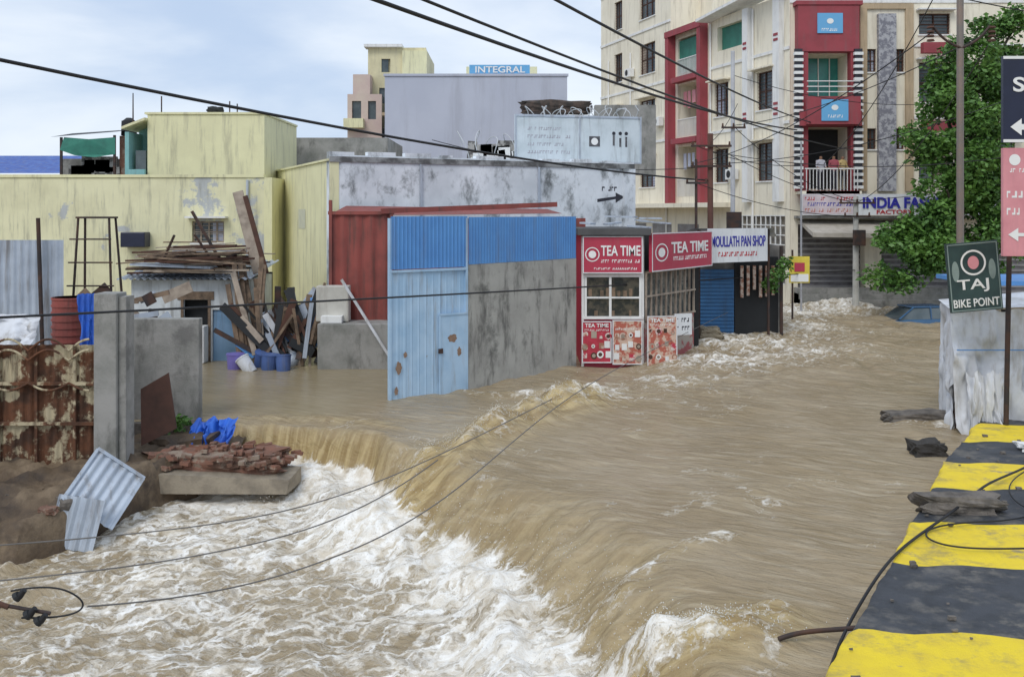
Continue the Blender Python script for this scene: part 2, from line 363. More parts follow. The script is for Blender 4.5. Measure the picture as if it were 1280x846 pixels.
base=mix(nt,mapr(nt,noise(nt,mapping(nt,vr,s=(.9,4.2,1),loc=(7,2,0)),1.7,8,.64,.5),.52,.72,0.,.42),base,(.21,.155,.085))
cx=nd(nt,'ShaderNodeCombineXYZ'); nt.links.new(mth(nt,'MULTIPLY',attr('lip_t'),5.),cx.inputs[0]); nt.links.new(mth(nt,'MULTIPLY',attr('lip_d'),.7),cx.inputs[1])
strk=noise(nt,cx.outputs[0],1.3,7,.65,.2)
amb=mix(nt,mapr(nt,strk,.38,.62),(.29,.19,.06),(.60,.46,.22))
base=mix(nt,mth(nt,'MULTIPLY',am_,.72),base,amb)
base=mix(nt,mth(nt,'MULTIPLY',ca,.6),base,(.245,.20,.115))
dn=nd(nt,'ShaderNodeTexNoise'); setin(dn,Scale=1.3,Detail=5,Roughness=.6); nt.links.new(v,dn.inputs['Vector'])
va=nd(nt,'ShaderNodeVectorMath',operation='SCALE'); nt.links.new(dn.outputs['Color'],va.inputs[0]); va.inputs['Scale'].default_value=1.1
vb=nd(nt,'ShaderNodeVectorMath',operation='ADD'); nt.links.new(v,vb.inputs[0]); nt.links.new(va.outputs[0],vb.inputs[1])
vflat=mapping(nt,mapping(nt,vb.outputs[0],rot=(0,0,-.55)),s=(.7,1.25,.3))
vo=nd(nt,'ShaderNodeTexVoronoi',feature='DISTANCE_TO_EDGE'); vo.inputs['Scale'].default_value=3.2; nt.links.new(vflat,vo.inputs['Vector'])
vo2=nd(nt,'ShaderNodeTexVoronoi',feature='DISTANCE_TO_EDGE'); vo2.inputs['Scale'].default_value=9; nt.links.new(vflat,vo2.inputs['Vector'])
lace=mapr(nt,vo.outputs['Distance'],0,.20,1.,0.); lace2=mapr(nt,vo2.outputs['Distance'],0,.25,1.,0.)
n2=noise(nt,vflat,2.6,12,.74,.3)
pat=mth(nt,'ADD',mth(nt,'ADD',mth(nt,'MULTIPLY',lace,.20),mth(nt,'MULTIPLY',lace2,.12)),mth(nt,'MULTIPLY',n2,1.15))
ff=mapr(nt,mth(nt,'ADD',pat,mth(nt,'MULTIPLY',fo,.72)),.98,1.42)
ff=mth(nt,'MULTIPLY',ff,mapr(nt,fo,.10,.4))
foamcol=mix(nt,mapr(nt,noise(nt,vflat,4,8,.7),.36,.62),(.64,.57,.46),(.90,.88,.83))
colr=mix(nt,ff,base,foamcol); nt.links.new(colr,b.inputs['Base Color'])
nt.links.new(mapr(nt,ff,0,.6,.22,.8),b.inputs['Roughness']); b.inputs['IOR'].default_value=1.33; b.inputs['Specular IOR Level'].default_value=.42
h=mth(nt,'ADD',noise(nt,mapping(nt,vr,s=(.8,2.6,1)),2.2,9,.60,.4),mth(nt,'MULTIPLY',ff,.12))
h=mth(nt,'ADD',h,mth(nt,'MULTIPLY',noise(nt,v,22,5,.65),.10))
bp=nd(nt,'ShaderNodeBump'); bp.inputs['Distance'].default_value=.13
nt.links.new(mth(nt,'MULTIPLY',mapr(nt,ca,0,1,.85,.14),mapr(nt,ff,.2,.9,1.,.5)),bp.inputs['Strength'])
nt.links.new(h,bp.inputs['Height']); nt.links.new(bp.outputs[0],b.inputs['Normal'])
me.materials.append(wm); wo=bpy.data.objects.new('flood_water',me); sc.collection.objects.link(wo)
vs=[];fs=[]
def drop(x,y,z,r):
    n=len(vs); vs.extend([(x+r,y,z),(x-r*.6,y+r,z),(x-r*.6,y-r,z),(x,y,z+r*1.3),(x,y,z-r)])
    fs.extend([(n,n+1,n+3),(n+1,n+2,n+3),(n+2,n,n+3),(n+1,n,n+4),(n+2,n+1,n+4),(n,n+2,n+4)])
SX=[];SY=[];SZ=[];SR=[]
for i in range(5200):
    k=R()
    if k<.75:
        t=U(0,1)**.8; j=int(t*7.99); a,bb=LIP[1+j],LIP[2+j]; s=R(); x=a[0]+(bb[0]-a[0])*s-U(.3,2.2)*(.4 if j<2 else 1); y=a[1]+(bb[1]-a[1])*s-U(.5,2.2); zz=abs(random.gauss(0,.10))
    elif k<.85: x=random.gauss(2.0,.5); y=10.2+random.gauss(0,.15); zz=abs(random.gauss(0,.05))
    else: tt=R(); x=1.4-3.2*tt+random.gauss(0,.12); y=22.2-5.0*tt+random.gauss(0,.25); zz=abs(random.gauss(0,.08))
    SX.append(x);SY.append(y);SZ.append(zz);SR.append(U(.004,.010))
H=water(np.array([SX]),np.array([SY]))[0][0]
for x,y,zz,h_,r_ in zip(SX,SY,SZ,H,SR): drop(x,y,h_+zz,r_)
mesh('water_spray',vs,fs,mk('spray_white',(.8,.78,.72),None,2,bump=0))
# ------------------------------------------------------------ striped kerb slab (right foreground)
KE=[(.2,3.6),(1.35,6.0),(2.30,7.7),(3.41,9.64),(4.53,11.45),(5.43,13.0),(6.39,14.6),(7.27,16.1),(8.24,17.55),(9.2,19.0),(10.3,20.6),(11.8,22.7),(13.2,24.6)]
g=grp('striped_kerb_wall',(5,13,0))
W_=4.6; tv=(1,-.11)
for i in range(len(KE)-1):
    a,bb=KE[i],KE[i+1]; m=(blackpaint if i%2 else yellowpaint)
    N=24; M2=16; vs=[];fs=[]
    for r in range(N+1):
        t=r/N; ex=a[0]+(bb[0]-a[0])*t; ey=a[1]+(bb[1]-a[1])*t
        wig=.05*float(fbm(np.array([ex*2.2]),np.array([ey*.3]),4,3)[0])
        edge_=(1 if r in (0,N) else 0)
        for c in range(-3,M2+1):
            sk=.05*math.sin(c*1.3+(i if r==0 else i+1)*2)*edge_
            if c<0: vs.append((ex+wig-.03*(-c-1)*.6-.02,ey+sk,.30-.035*(.3 if c==-1 else 1)-(.30 if c==-3 else .02)*(0 if c==-1 else 1)-(.55 if c==-3 else 0)))
            else:
                s=(c/M2)**1.5*W_; vs.append((ex+wig*(1-c/M2)+tv[0]*s,ey+tv[1]*s+sk,.31+.014*float(fbm(np.array([ex*2+s]),np.array([ey*2]),3,7)[0])))
    CC=M2+4
    for r in range(N):
        for c in range(CC-1): n=r*CC+c; fs.append((n,n+1,n+CC+1,n+CC))
    mesh('kerb_stripe',vs,fs,m,g,smooth=True)
def rock(name,x,y,z,sx,sy,sz,m,par=None,seed=0,rz=0,sub=6):
    bm=bmesh.new(); bmesh.ops.create_cube(bm,size=1); bmesh.ops.subdivide_edges(bm,edges=bm.edges[:],cuts=sub,use_grid_fill=True)
    c,s=math.cos(rz),math.sin(rz)
    for v_ in bm.verts:
        p=v_.co.copy(); q_=p.normalized()*.62; p=p.lerp(q_,.28)
        f=1+.26*float(fbm(np.array([p.x*2.3+seed]),np.array([p.y*2.3+p.z*2.7]),4,seed%7)[0])
        X_,Y_,Z_=p.x*sx*f,p.y*sy*f,p.z*sz*f
        v_.co=(x+X_*c-Y_*s,y+X_*s+Y_*c,z+Z_)
    vs=[tuple(v_.co) for v_ in bm.verts]; fs=[tuple(q_.index for q_ in f.verts) for f in bm.faces]; bm.free()
    return mesh(name,vs,fs,m,par,smooth=False)
rubm=mk('concrete_rubble',(.20,.175,.15),(.09,.08,.07),4,bump=1,bscale=20)
rock('concrete_chunk',6.25,13.45,.42,1.05,.36,.27,rubm,seed=2,rz=-.1)
rock('white_stone_slab',9.3,16.9,.38,.75,.3,.12,whitep,seed=5)
rock('kerb_stone',8.75,20.6,.05,1.5,.55,.34,rubm,seed=4,rz=.05)
rock('dark_rock',7.75,17.9,.05,.62,.45,.36,mk('dark_stone',(.05,.045,.04),None,4,bump=.8),seed=8)
rock('dark_rock',9.7,20.2,.1,.7,.5,.4,rubm,seed=9)
g=grp('kerb_gravel',(6,13,.3)); random.seed(77)
for i in range(60):
    y=U(8.5,18); x=np.interp(y,[p[1] for p in KE],[p[0] for p in KE])+U(.05,2.6)**1; s_=U(.015,.06); rock('pebble',float(x),y,.33,s_*1.5,s_,s_*.8,rubm,g,seed=i%9,sub=1)
curve('loose_cable',[(9.2,16.4,.38),(8.4,15.6,.36),(7.3,14.6,.42),(6.7,13.8,.50),(6.0,13.1,.40),(5.2,12.3,.36),(4.5,11.5,.34),(3.85,10.6,.2),(3.3,9.7,.16),(3.0,9.1,.12)],.018,cable)
curve('loose_cable',[(8.6,14.2,.36),(7.0,12.9,.35),(6.2,12.9,.36),(5.4,12.6,.36),(5.2,12.1,.36),(5.6,11.7,.36),(7.0,11.9,.36),(8,12,.36)],.012,cable)
curve('loose_cable',[(9.0,16.0,.36),(7.6,14.9,.4),(6.9,13.4,.36),(7.4,13.0,.35),(8.6,13.4,.36)],.010,cable)
curve('floating_branch',[(2.75,9.9,.10),(3.0,9.95,.18),(3.3,10.0,.14),(3.6,9.95,.2)],.026,iron)
# ------------------------------------------------------------ gate + wall + blue sheets
g=grp('blue_metal_gate',(-2,23.6,0)); F=frame((-2.93,23),(-1.15,24.3)); Wg=2.2
corr('gate_lower_sheet',Wg*.64,4.0,.20,.012,bluep,g,F@T(0,0,-.9),sharp=True)
corr('gate_lower_sheet_right',Wg*.36,4.0,.20,.012,bluep,g,F@T(Wg*.64,.03,-.9),sharp=True)
corr('gate_upper_sheet',Wg,1.27,.11,.018,blueb,g,F@T(0,-.03,3.12),sharp=True)
box('wicket_door',Wg*.63,Wg-.03,-.05,-.02,-.8,1.95,bluep,g,F)
boxes('gate_frame',[(-.03,.03,-.045,.05,-1,4.35),(Wg-.04,Wg+.02,-.045,.05,-1,4.35),(0,Wg,-.05,-.02,3.04,3.10),(Wg*.62,Wg*.635,-.07,-.03,-.8,1.95),(Wg*.62,Wg,-.07,-.051,1.93,1.98)],bluep,g,F)
boxes('gate_fittings',[(Wg*.6,Wg*.66,-.09,-.071,1.0,1.12)],iron,g,F)
rs_=mk('rust_patch',(.30,.20,.14),(.20,.12,.08),7,bump=.3)
for (x,z,a,b_) in ((.22,.75,.08,.15),(.40,1.05,.05,.07),(1.75,1.35,.13,.10),(1.95,1.0,.06,.11),(.15,.2,.05,.10)):
    n=26; mesh('rust_patch',[(x+a*math.cos(6.283*i/n)*(1+.14*math.sin(i*1.4+x*9)),-.054,z+b_*math.sin(6.283*i/n)*(1+.14*math.sin(i*1.1+z*7))) for i in range(n)],[tuple(range(n))],rs_,g,F)
g=grp('concrete_wall',(.4,26,0)); F=frame((-1.12,24.3),(1.85,27.7)); Ln=4.52
box('wall_body',0,Ln,0,.22,-1,3.16,concwall,g,F)
corr('blue_top_sheet',Ln-.02,1.2,.11,.018,blueb,g,F@T(.01,.0,3.17),sharp=True)
boxes('sheet_rail',[(0,Ln,.03,.08,3.2,3.25),(0,Ln,.03,.08,4.2,4.25)]+[(x,x+.05,.085,.13,2.9,4.3) for x in (.2,1.6,3.0,4.3)],iron,g,F)
g=grp('red_metal_shed',(-2,29,0))
corr('side_sheet',1.75,4.5,.42,.03,redm,g,T(-5.35,28.5,0),sub=8)
corr('front_sheet',6.4,4.3,.3,.02,redm,g,frame((-3.6,28.6),(1.6,30.6)),sub=6)
boxes('top_rail',[(-.0,5.6,-.06,.06,4.45,4.60)],redm,g,frame((-3.7,28.4),(1.6,30.3))@Ry(-2.2))
boxes('posts',[(-5.42,-5.33,28.4,28.5,0,4.85),(-3.62,-3.53,28.4,28.5,0,4.6),(-5.45,-3.5,28.42,28.5,4.42,4.52)],redm,g)
mesh('roof_sheet',[(-5.35,28.45,4.45),(-3.6,28.55,4.4),(1.6,30.4,4.45),(1.2,33,4.6),(-5.35,31,4.7)],[(0,1,2,3,4)],redm,g)
box('concrete_block',-5.58,-3.5,27.5,29,-.5,1.3,concrete,None,bev=.03)
g=grp('washbasin_slab',(-5,28,0)); box('slab',-5.7,-4.75,27.9,28.3,1.31,2.35,mk('offwhite_board',(.6,.58,.52),None,1,c3=(.25,.2,.15),stain=.5),g,T(0,0,0),bev=.03)
box('slab_ledge',-5.5,-4.9,27.6,27.9,1.31,1.5,whitep,g)
boxes('leaning_pipe',[(0,.07,0,.07,0,2.9,T(-3.35,27.3,.1)@Ry(-32))],tarp,g)
# ------------------------------------------------------------ tea stall
g=grp('tea_stall',(4,29,0)); A=T(2.03,28,0); B=frame((3.85,28),(6.4,31.5)); LB=4.33
box('roof_slab',-.12,2.0,-.25,3.5,3.83,4.02,mk('roof_dark',(.10,.10,.10),None,2),g,A)
boxes('roof_litter',[(0,U(.4,1.1),0,.3,0,.05,T(U(2,4.5),U(28.2,30),4.04+.05*i)@Rz(U(-40,40))@Ry(U(-7,7))) for i in range(7)],galv,g)
boxes('stall_posts',[(0,.07,0,.07,0,3.8),(1.75,1.82,0,.07,0,3.8)],whitep,g,A)
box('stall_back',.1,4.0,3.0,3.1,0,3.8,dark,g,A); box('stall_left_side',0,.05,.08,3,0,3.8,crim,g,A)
box('stall_floor_cabinet',.07,1.75,.05,.12,-.5,1.38,crim,g,A)
def sign(par,M,x0,x1,z0,z1,m,y=-.08,t=.06,border=None,name='sign_board'):
    box(name,x0,x1,y,y+t,z0,z1,m,par,M)
    if border:
        e=.03; boxes(name+'_trim',[(x0,x1,y-.012,y-.001,z1-e,z1),(x0,x1,y-.012,y-.001,z0,z0+e),(x0,x0+e,y-.012,y-.001,z0+e,z1-e),(x1-e,x1,y-.012,y-.001,z0+e,z1-e)],border,par,M)
sign(g,A,.02,1.76,2.72,3.80,crim,-.16,.1,wsign)
text('sign_lettering','TEA TIME',1.12,3.38,1.15,.30,wtext,g,A,-.17,.02)
dashes('sign_strapline',.55,1.65,3.03,.09,wtext,g,A,-.161,1)
dashes('sign_footer',.35,1.6,2.83,.06,wtext,g,A,-.161,2)
disc('round_mark',.30,3.27,.21,.21,wtext,g,A,-.17,ring=.86); disc('round_mark_centre',.30,3.27,.11,.11,wtext,g,A,-.17)
sign(g,B,.12,LB-.05,2.75,3.88,crim,-.2,.1,wsign)
text('sign_lettering','TEA TIME',2.65,3.42,2.6,.34,wtext,g,B,-.21,.02)
dashes('sign_strapline',1.5,3.9,3.03,.12,wtext,g,B,-.201,3)
disc('round_mark',.72,3.3,.42,.27,wtext,g,B,-.21,ring=.86); disc('round_mark_centre',.72,3.3,.22,.14,wtext,g,B,-.21)
boxes('counter_frame',[(.05,1.8,-.03,.03,2.60,2.70),(.05,1.8,-.03,.03,1.38,1.46),(.08,.15,-.03,.03,1.46,2.6),(1.68,1.75,-.03,.03,1.46,2.6),(.80,.87,-.03,.03,1.46,2.6),(.15,.80,-.025,.025,1.98,2.03),(.87,1.68,-.025,.025,1.98,2.03)],whitep,g,A)
box('counter_glass',.15,1.68,.035,.05,1.46,2.6,mk('smoky_glass',(.10,.09,.07),(.03,.035,.035),3,rough=.12,bump=0,lo=.42,hi=.58),g,A)
boxes('shelf_goods',[(x,x+U(.06,.12),.0,.034,z,z+U(.12,.28)) for x in np.arange(.2,1.6,.17) for z in (1.47,2.04) if R()<.5],wood,g,A)
boxes('side_grille',[(x,x+.04,-.03,.03,1.3,2.75) for x in np.arange(.1,3.4,.32)]+[(.1,3.4,-.035,.035,z,z+.05) for z in (1.3,2.0,2.7)],woodl,g,B)
box('side_backing',.1,3.4,.25,.3,0,2.75,mk('stall_inside',(.10,.11,.10),(.25,.24,.2),4,bump=0,lo=.45,hi=.6),g,B)
box('side_panel',.1,3.4,.03,.1,-.3,1.28,mk('ply_red',(.35,.10,.1),(.4,.35,.3),3,bump=0,lo=.45,hi=.55),g,B)
pm=[mk('poster_%d'%i,c,c2,6,rough=.5,bump=0,lo=.45,hi=.55) for i,(c,c2) in enumerate((((.5,.04,.07),(.42,.03,.05)),((.45,.12,.08),(.62,.45,.35)),((.5,.04,.07),(.7,.6,.55)),((.62,.5,.42),(.35,.16,.1))))]
def poster(x0,x1,z0,z1,M,y,seed,hd):
    random.seed(seed); sign(g,M,x0,x1,z0,z1,[pm[0],wsign,pm[1]][seed%3],y,.03,wsign,'poster')
    if hd: text('poster_title','TEA TIME',(x0+x1)/2,z1-.12,(x1-x0)*.8,.11,wtext if seed%3!=1 else crim,g,M,y-.012)
    for i in range(4):
        for j in range(3):
            cx=x0+(x1-x0)*(i+.5+U(-.15,.15))/4; cz=z0+.06+(z1-z0-.32)*(j+.5+U(-.15,.15))/3
            r_=U(.06,.12)*(x1-x0); mm=[wtext,pm[3],woodl,pm[2],brown,whitep][int(R()*6)]
            if R()<.5: disc('poster_picture',cx,cz,r_,r_*1.1,mm,g,M,y-.013); disc('poster_picture_centre',cx,cz,r_*.6,r_*.6,[brown,pm[1],woodl][int(R()*3)],g,M,y-.016)
            else: box('poster_picture',cx-r_*.8,cx+r_*.8,y-.014,y-.001,cz-r_,cz+r_,mm,g,M)
    dashes('poster_print',x0+.08,x1-.08,z1-.28,.05,wtext if seed%3!=1 else ktext,g,M,y-.001,seed)
poster(.0,.86,.12,1.33,A,-.12,3,1); poster(.89,1.76,.07,1.36,A,-.10,5,0)
poster(0,.88,.02,1.5,T(3.9,27.7,0)@Rz(5),-.02,8,1)
random.seed(11)
MM=T(4.95,29.2,0)@Rz(20); sign(g,MM,0,.6,.75,1.4,wsign,0,.04,None,'small_menu_board'); dashes('menu_print',.06,.55,1.15,.12,ktext,g,MM,-.001,8); dashes('menu_print',.06,.55,.9,.12,ktext,g,MM,-.001,9)
# pan shop
g=grp('pan_shop',(8,34,0)); F=frame((6.45,31.6),(8.75,33.0)); Lp=2.69
sign(g,F,0,Lp,2.82,3.95,wsign,-.05,.08)
text('sign_lettering','MOULLATH PAN SHOP',Lp/2,3.52,Lp*.92,.36,btext,g,F,-.06,.015); dashes('sign_second_line',.3,Lp-.3,3.02,.15,rtext,g,F,-.051,4)
box('shop_body',6.2,9.6,34.35,38,-.5,3.3,mk('shop_wall',(.16,.15,.14),(.3,.28,.25),2),g)
boxes('shop_posts',[(6.2,6.28,32,32.08,0,3.9),(8.9,8.97,33.4,33.5,0,3.9),(9.5,9.6,34,34.1,0,3.3)],iron,g)
mesh('shop_canopy',[(6.0,31.8,3.95),(9.0,33.2,3.95),(9.8,35.5,3.6),(6.0,35.5,3.6)],[(0,1,2,3)],galv,g)
bs2=mk('blue_shutter2',(.04,.16,.36),None,rough=.5,bump=0,c3=(.05,.08,.12),stain=.6)
box('shutter_panel',6.5,7.9,34.2,34.3,-.3,2.45,bs2,g)
boxes('shutter_slats',[(6.5,7.9,34.16,34.199,z,z+.07) for z in np.arange(0,2.4,.13)],bs2,g)
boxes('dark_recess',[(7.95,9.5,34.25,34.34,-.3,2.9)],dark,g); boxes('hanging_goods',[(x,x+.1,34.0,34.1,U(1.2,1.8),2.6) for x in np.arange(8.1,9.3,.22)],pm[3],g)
for i in range(7): rock('sandbag' ,6.6+.12*(i%3),32.6+.5*(i//3),.15+.18*(i%2)+.1,.6,.35,.25,mk('sack',(.33,.28,.2),None,3,bump=.5),g,seed=i)
# ------------------------------------------------------------ yellow building (left)
g=grp('yellow_building',(-14,38,0))
F=T(-34,36,0)
facade('front_wall',0,24.7,-1,5.79,[(22.0,23.2,3.35,4.15)],yel,g,F)
window(g,F,22.0,23.2,3.35,4.15,.18,woodl,glass,4,2,True,True)
box('parapet_cap',-34,-9.3,35.95,36.3,5.793,5.9,yel2,g)
box('wall_end',-9.3,-9.0,36,42,-1,5.79,yel2,g)
prism('roof_deck',[(-34,36.33),(-9.35,36.33),(-9.35,46),(-34,46)],5.0,5.3,concrete,g)
facade('upper_room_wall',0,4.55,5.3,8.3,[],yel2,g,T(-14.2,37.4,0)); box('upper_room_body',-14.2,-9.65,37.72,43,5.3,8.295,yel2,g)
box('upper_room_cap',-14.3,-9.6,37.35,43,8.3,8.38,yel2,g)
box('stair_head_back',-15.0,-14.22,38.6,38.8,5.3,7.9,turq,g); box('stair_head_side',-15.0,-14.85,37.2,38.6,5.3,7.6,turq,g)
mesh('stair_head_roof',[(-15.1,37.1,7.7),(-14.2,37.1,8.05),(-14.2,38.9,8.05),(-15.1,38.9,7.7),(-15.1,37.1,7.8),(-14.2,37.1,8.15),(-14.2,38.9,8.15),(-15.1,38.9,7.8)],BF,yel2,g)
box('stair_head_window',-14.7,-14.3,37.5,37.6,5.9,6.9,glass,g)
box('stair_head_parapet',-14.85,-14.22,37.15,37.3,5.8,6.15,turq,g)
box('ac_unit',-14.45,-13.55,35.4,35.97,3.2,3.75,nsign,g,bev=.03)
tube('drain_pipe',(-9.9,35.93,-.5),(-9.9,35.93,5.7),.05,.05,galv,g)
boxes('roof_rods',[(x,x+.04,38,38.04,8.38,8.38+hh) for x,hh in ((-13.9,.7),(-11.2,.5),(-10.9,.4))],iron,g); tube('tv_antenna',(-15,38,7.9),(-15,38,9.2),.03,.02,iron,g)
rock('rooftop_bundle',-11.9,38.5,8.55,.6,.4,.3,dark,g,seed=3)
g=grp('yellow_side_wall',(-8,36,0)); F=frame((-10.8,42),(-5.9,31)); Ls=math.hypot(4.9,11)
facade('side_wall',0,Ls,-1,6.15,[],yel2,g,F)
mesh('faded_poster',[(7.2,-.01,3.9),(8.4,-.01,3.9),(8.4,-.01,4.6),(7.2,-.01,4.6)],[(0,1,2,3)],mk('old_poster',(.60,.60,.45),(.52,.52,.42),4,bump=0),g,F)
box('wall_cap',0,Ls,-.06,.3,6.153,6.22,yel2,g,F)
g=grp('whitewashed_building',(0,36,0)); F=frame((-5.9,31),(4.6,36.2)); Lw=math.hypot(10.5,5.2)
facade('front_wall',0,Lw,-1,6.35,[],whw,g,F); 
random.seed(5)
boxes('broken_parapet',[(x,x+U(.4,1.1),.0,.3,6.353,6.38+U(.0,.10)) for x in np.arange(0,Lw-1.2,1.3)],whw,g,F)
box('wall_coping',0,Lw,-.05,-.004,6.12,6.30,mk('sooty_coping',(.30,.31,.31),(.10,.10,.10),1.8,lo=.40,hi=.60,bump=.3),g,F)
box('right_corner_pilaster',Lw-.5,Lw,-.1,-.003,-1,6.11,whw,g,F)
boxes('wall_pipe',[(3.1,3.17,-.09,-.02,0,6.1),(7.6,7.66,-.09,-.02,0,6.1)],galv,g,F)
prism('body',[(-5.5,31.7),(4.5,36.7),(4.6,46),(-5.5,46)],-1,6.2,whw,g)
mesh('painted_arrow',[(10.1,-.006,4.98),(10.9,-.006,5.08),(10.9,-.006,5.22),(11.3,-.006,5.06),(10.9,-.006,4.84),(10.9,-.006,4.98),(10.1,-.006,4.86)],[(0,1,5,6),(2,3,4)],ktext,g,F)
dashes('painted_marks',10.3,11.0,5.28,.16,ktext,g,F,-.004,6)
box('grey_room',-11,-5.7,44,50,6.2,7.9,concrete,g)
# hoarding on roof
g=grp('roof_hoarding',(2.5,37,6)); F=frame((.1,36.8),(5.1,38.0)); Lh=5.14
box('board',0,Lh,-.05,.05,6.4,8.25,mk('faded_hoarding',(.62,.69,.73),(.5,.57,.6),1,c3=(.27,.29,.3),stain=.6),g,F)
boxes('board_frame',[(0,Lh,-.08,-.052,8.17,8.25),(0,Lh,-.08,-.052,6.4,6.46),(0,.06,-.08,-.052,6.46,8.17),(Lh-.06,Lh,-.08,-.052,6.46,8.17),(Lh*.5,Lh*.5+.05,-.075,-.052,6.46,8.17)],galv,g,F)
boxes('board_struts',[(x,x+.06,.06,1.2,6.9,6.96) for x in (.3,1.8,3.3,4.8)]+[(x,x+.06,.06,.12,6,8.2) for x in (.3,1.8,3.3,4.8)],iron,g,F)
boxes('painted_shapes',[(2.98,3.42,-.06,-.0515,7.05,7.45),(3.95,4.03,-.06,-.0515,7.1,7.5),(4.22,4.30,-.06,-.0515,7.05,7.4),(4.47,4.55,-.06,-.0515,7.05,7.45)],mk('faded_black',(.06,.06,.07),(.14,.14,.15),5,bump=0),g,F)
for x,r_ in ((3.99,.07),(4.26,.07),(4.51,.07)): disc('painted_disc',x,7.58,r_,r_,ktext,g,F,-.062)
disc('painted_disc',3.2,7.25,.14,.14,wtext,g,F,-.063)
fp=mk('faint_print',(.42,.42,.47),None,bump=0)
for k,z in enumerate((6.75,7.05,7.35,7.65)): dashes('painted_lines',.5,2.2-.2*(k%2),z,.12,fp,g,F,-.051,20+k)
g=grp('razor_wire_coil',(0,38,7)); gw=mk('coil_steel',(.55,.57,.58),None,bump=0,rough=.5)
for k,(x0,x1,yy,zz,rr) in enumerate(((-2.2,.3,38.3,7.0,.75),(.5,5.2,38.6,8.35,.42),(1.2,5.0,39.4,8.45,.4))):
    pts=[]; n=int((x1-x0)*34)
    for i in range(n): 
        t=i/34*2*math.pi*1.6; pts.append((x0+(x1-x0)*i/n+.15*math.cos(t*1.7),yy+rr*math.cos(t)*.7,zz+rr*math.sin(t)*(.85+.2*math.sin(t*.3))))
    curve('coil',pts,.018,gw,g,smooth=False)
clm=mk('clutter',(.34,.33,.31),(.10,.095,.09),3.5,bump=.4,lo=.44,hi=.55)
random.seed(55)
boxes('roof_clutter',[(0,U(.3,1.0),0,.4,0,U(.3,1.1),T(U(-2.2,.2),38.6,6.3)@Ry(U(-8,8))) for i in range(8)]+[(0,U(.4,1.2),0,.5,0,U(.2,.55),T(U(.5,4.4),40.5+i*.1,7.8)@Ry(U(-12,12))) for i in range(12)],clm,g)
boxes('white_clutter',[(0,U(.2,.7),0,.3,0,U(.3,1.0),T(U(-2.2,.2),38.4,6.3)@Ry(U(-15,15))) for i in range(9)],whitep,g)
rock('scrap_heap',1.9,41.5,9.0,3.0,.9,.55,mk('dark_scrap',(.10,.07,.055),(.04,.035,.03),4,bump=1),g,seed=3)
boxes('roof_wall_piece',[(3.8,6.6,44,44.5,6.2,9.4)],concrete,g)
# ------------------------------------------------------------ left distance
g=grp('lavender_building',(-3,82,0)); box('body',-10.6,4.6,80,95,-1,15.8,lav,g); box('parapet',-10.7,4.7,79.9,80.3,15.803,16.0,lav,g)
box('roof_room',-4,2.2,84,88,15.8,17.2,yel2,g)
box('sign_base',-3.6,1.5,81,81.3,16.0,16.9,bsign,g); text('roof_lettering','INTEGRAL',-1.0,16.5,4.2,.55,wtext,g,T(0,81,0),-.05,.02)
boxes('side_balconies',[(-10.9,-10.62,80.5,94,z,z+.25) for z in (6,9.3,12.6)],beige,g)
g=grp('cream_tower_block',(-12,88,0))
c2=mk('pale_yellow',(.72,.66,.42),None,.4,c3=(.35,.32,.25),stain=.4,bump=0)
facade('front',0,5.2,-1,19.2,[(1.0,1.8,14.2,15.6),(3.2,4.0,14.2,15.6),(1.0,1.8,10.5,12),(1.2,2,17,18.2)],c2,g,T(-12.9,86,0)); box('body',-12.9,-7.7,86.35,95,-1,19.1,c2,g)
boxes('panes',[(-11.9,-11.1,86.2,86.3,10,18.3),(-9.7,-8.9,86.2,86.3,14,15.7)],glass,g)
box('roof_lip',-13.2,-9.8,85.5,87,19.2,19.45,whitep,g); box('side_tower',-9.8,-7.6,85.7,86,15.9,18.9,yel2,g)
pk=mk('pinkish_plaster',(.55,.42,.38),(.6,.5,.42),.6,bump=0)
g2=grp('balcony_apartment_block',(-14,84,0))
facade('front',0,3.0,-1,14.8,[(.4,1.2,z,z+1.6) for z in (6,9.4,12.6)]+[(1.8,2.5,z,z+1.6) for z in (6,9.4,12.6)],pk,g2,T(-14.4,84,0)); box('body',-14.4,-11.4,84.3,92,-1,14.7,glass,g2)
boxes('balconies',[(-14.6,-12.9,83.1,83.997,z,z+.8) for z in (5.2,8.6,11.8)],yel2,g2); box('roof_room',-14.0,-12.5,84.5,88,14.8,16.6,pk,g2)
g=grp('blue_roof_shed',(-25,50,0)); box('shed_body',-34,-22.9,50,56,-1,6.4,concrete,g)
mesh('blue_tarp_roof',[(-34,49.6,6.5),(-22.7,49.6,6.5),(-22.9,53,7.6),(-34,53,7.6)],[(0,1,2,3)],mk('roof_blue',(.07,.12,.36),(.10,.18,.45),3,bump=.2,bscale=4,c3=(.2,.2,.25),stain=.5),g)
g=grp('rooftop_shack',(-21,46,6)); box('wall',-22.0,-18.0,47,50,-1,7.1,concrete,g)
box('brick_wall',-18.6,-17.9,45.5,46.5,5,8.1,brick,g); cloth_pts=[(-21,45,8.0),(-19.8,44.9,7.9),(-18.6,45,8.0),(-18.6,45,7.2),(-19.5,44.85,7.05),(-20.5,45,7.15),(-21.2,45,7.4)]
mesh('green_cloth',cloth_pts,[(0,1,2,3,4,5,6)],greeng,g)
boxes('shack_clutter',[(0,U(.4,1.2),0,.2,0,U(.3,.9),T(U(-21.2,-19),45.5,5.9+U(0,.6))) for i in range(8)],clm,g)
mesh('dark_roof',[(-21.6,44.9,8.0),(-18.5,44.9,8.25),(-18.3,46.5,8.5),(-21.3,46.5,8.3)],[(0,1,2,3)],dark,g)
boxes('shack_posts',[(-21.2,-21.1,45,45.1,5.5,8),(-18.7,-18.6,45,45.1,5.5,8.1)],iron,g)
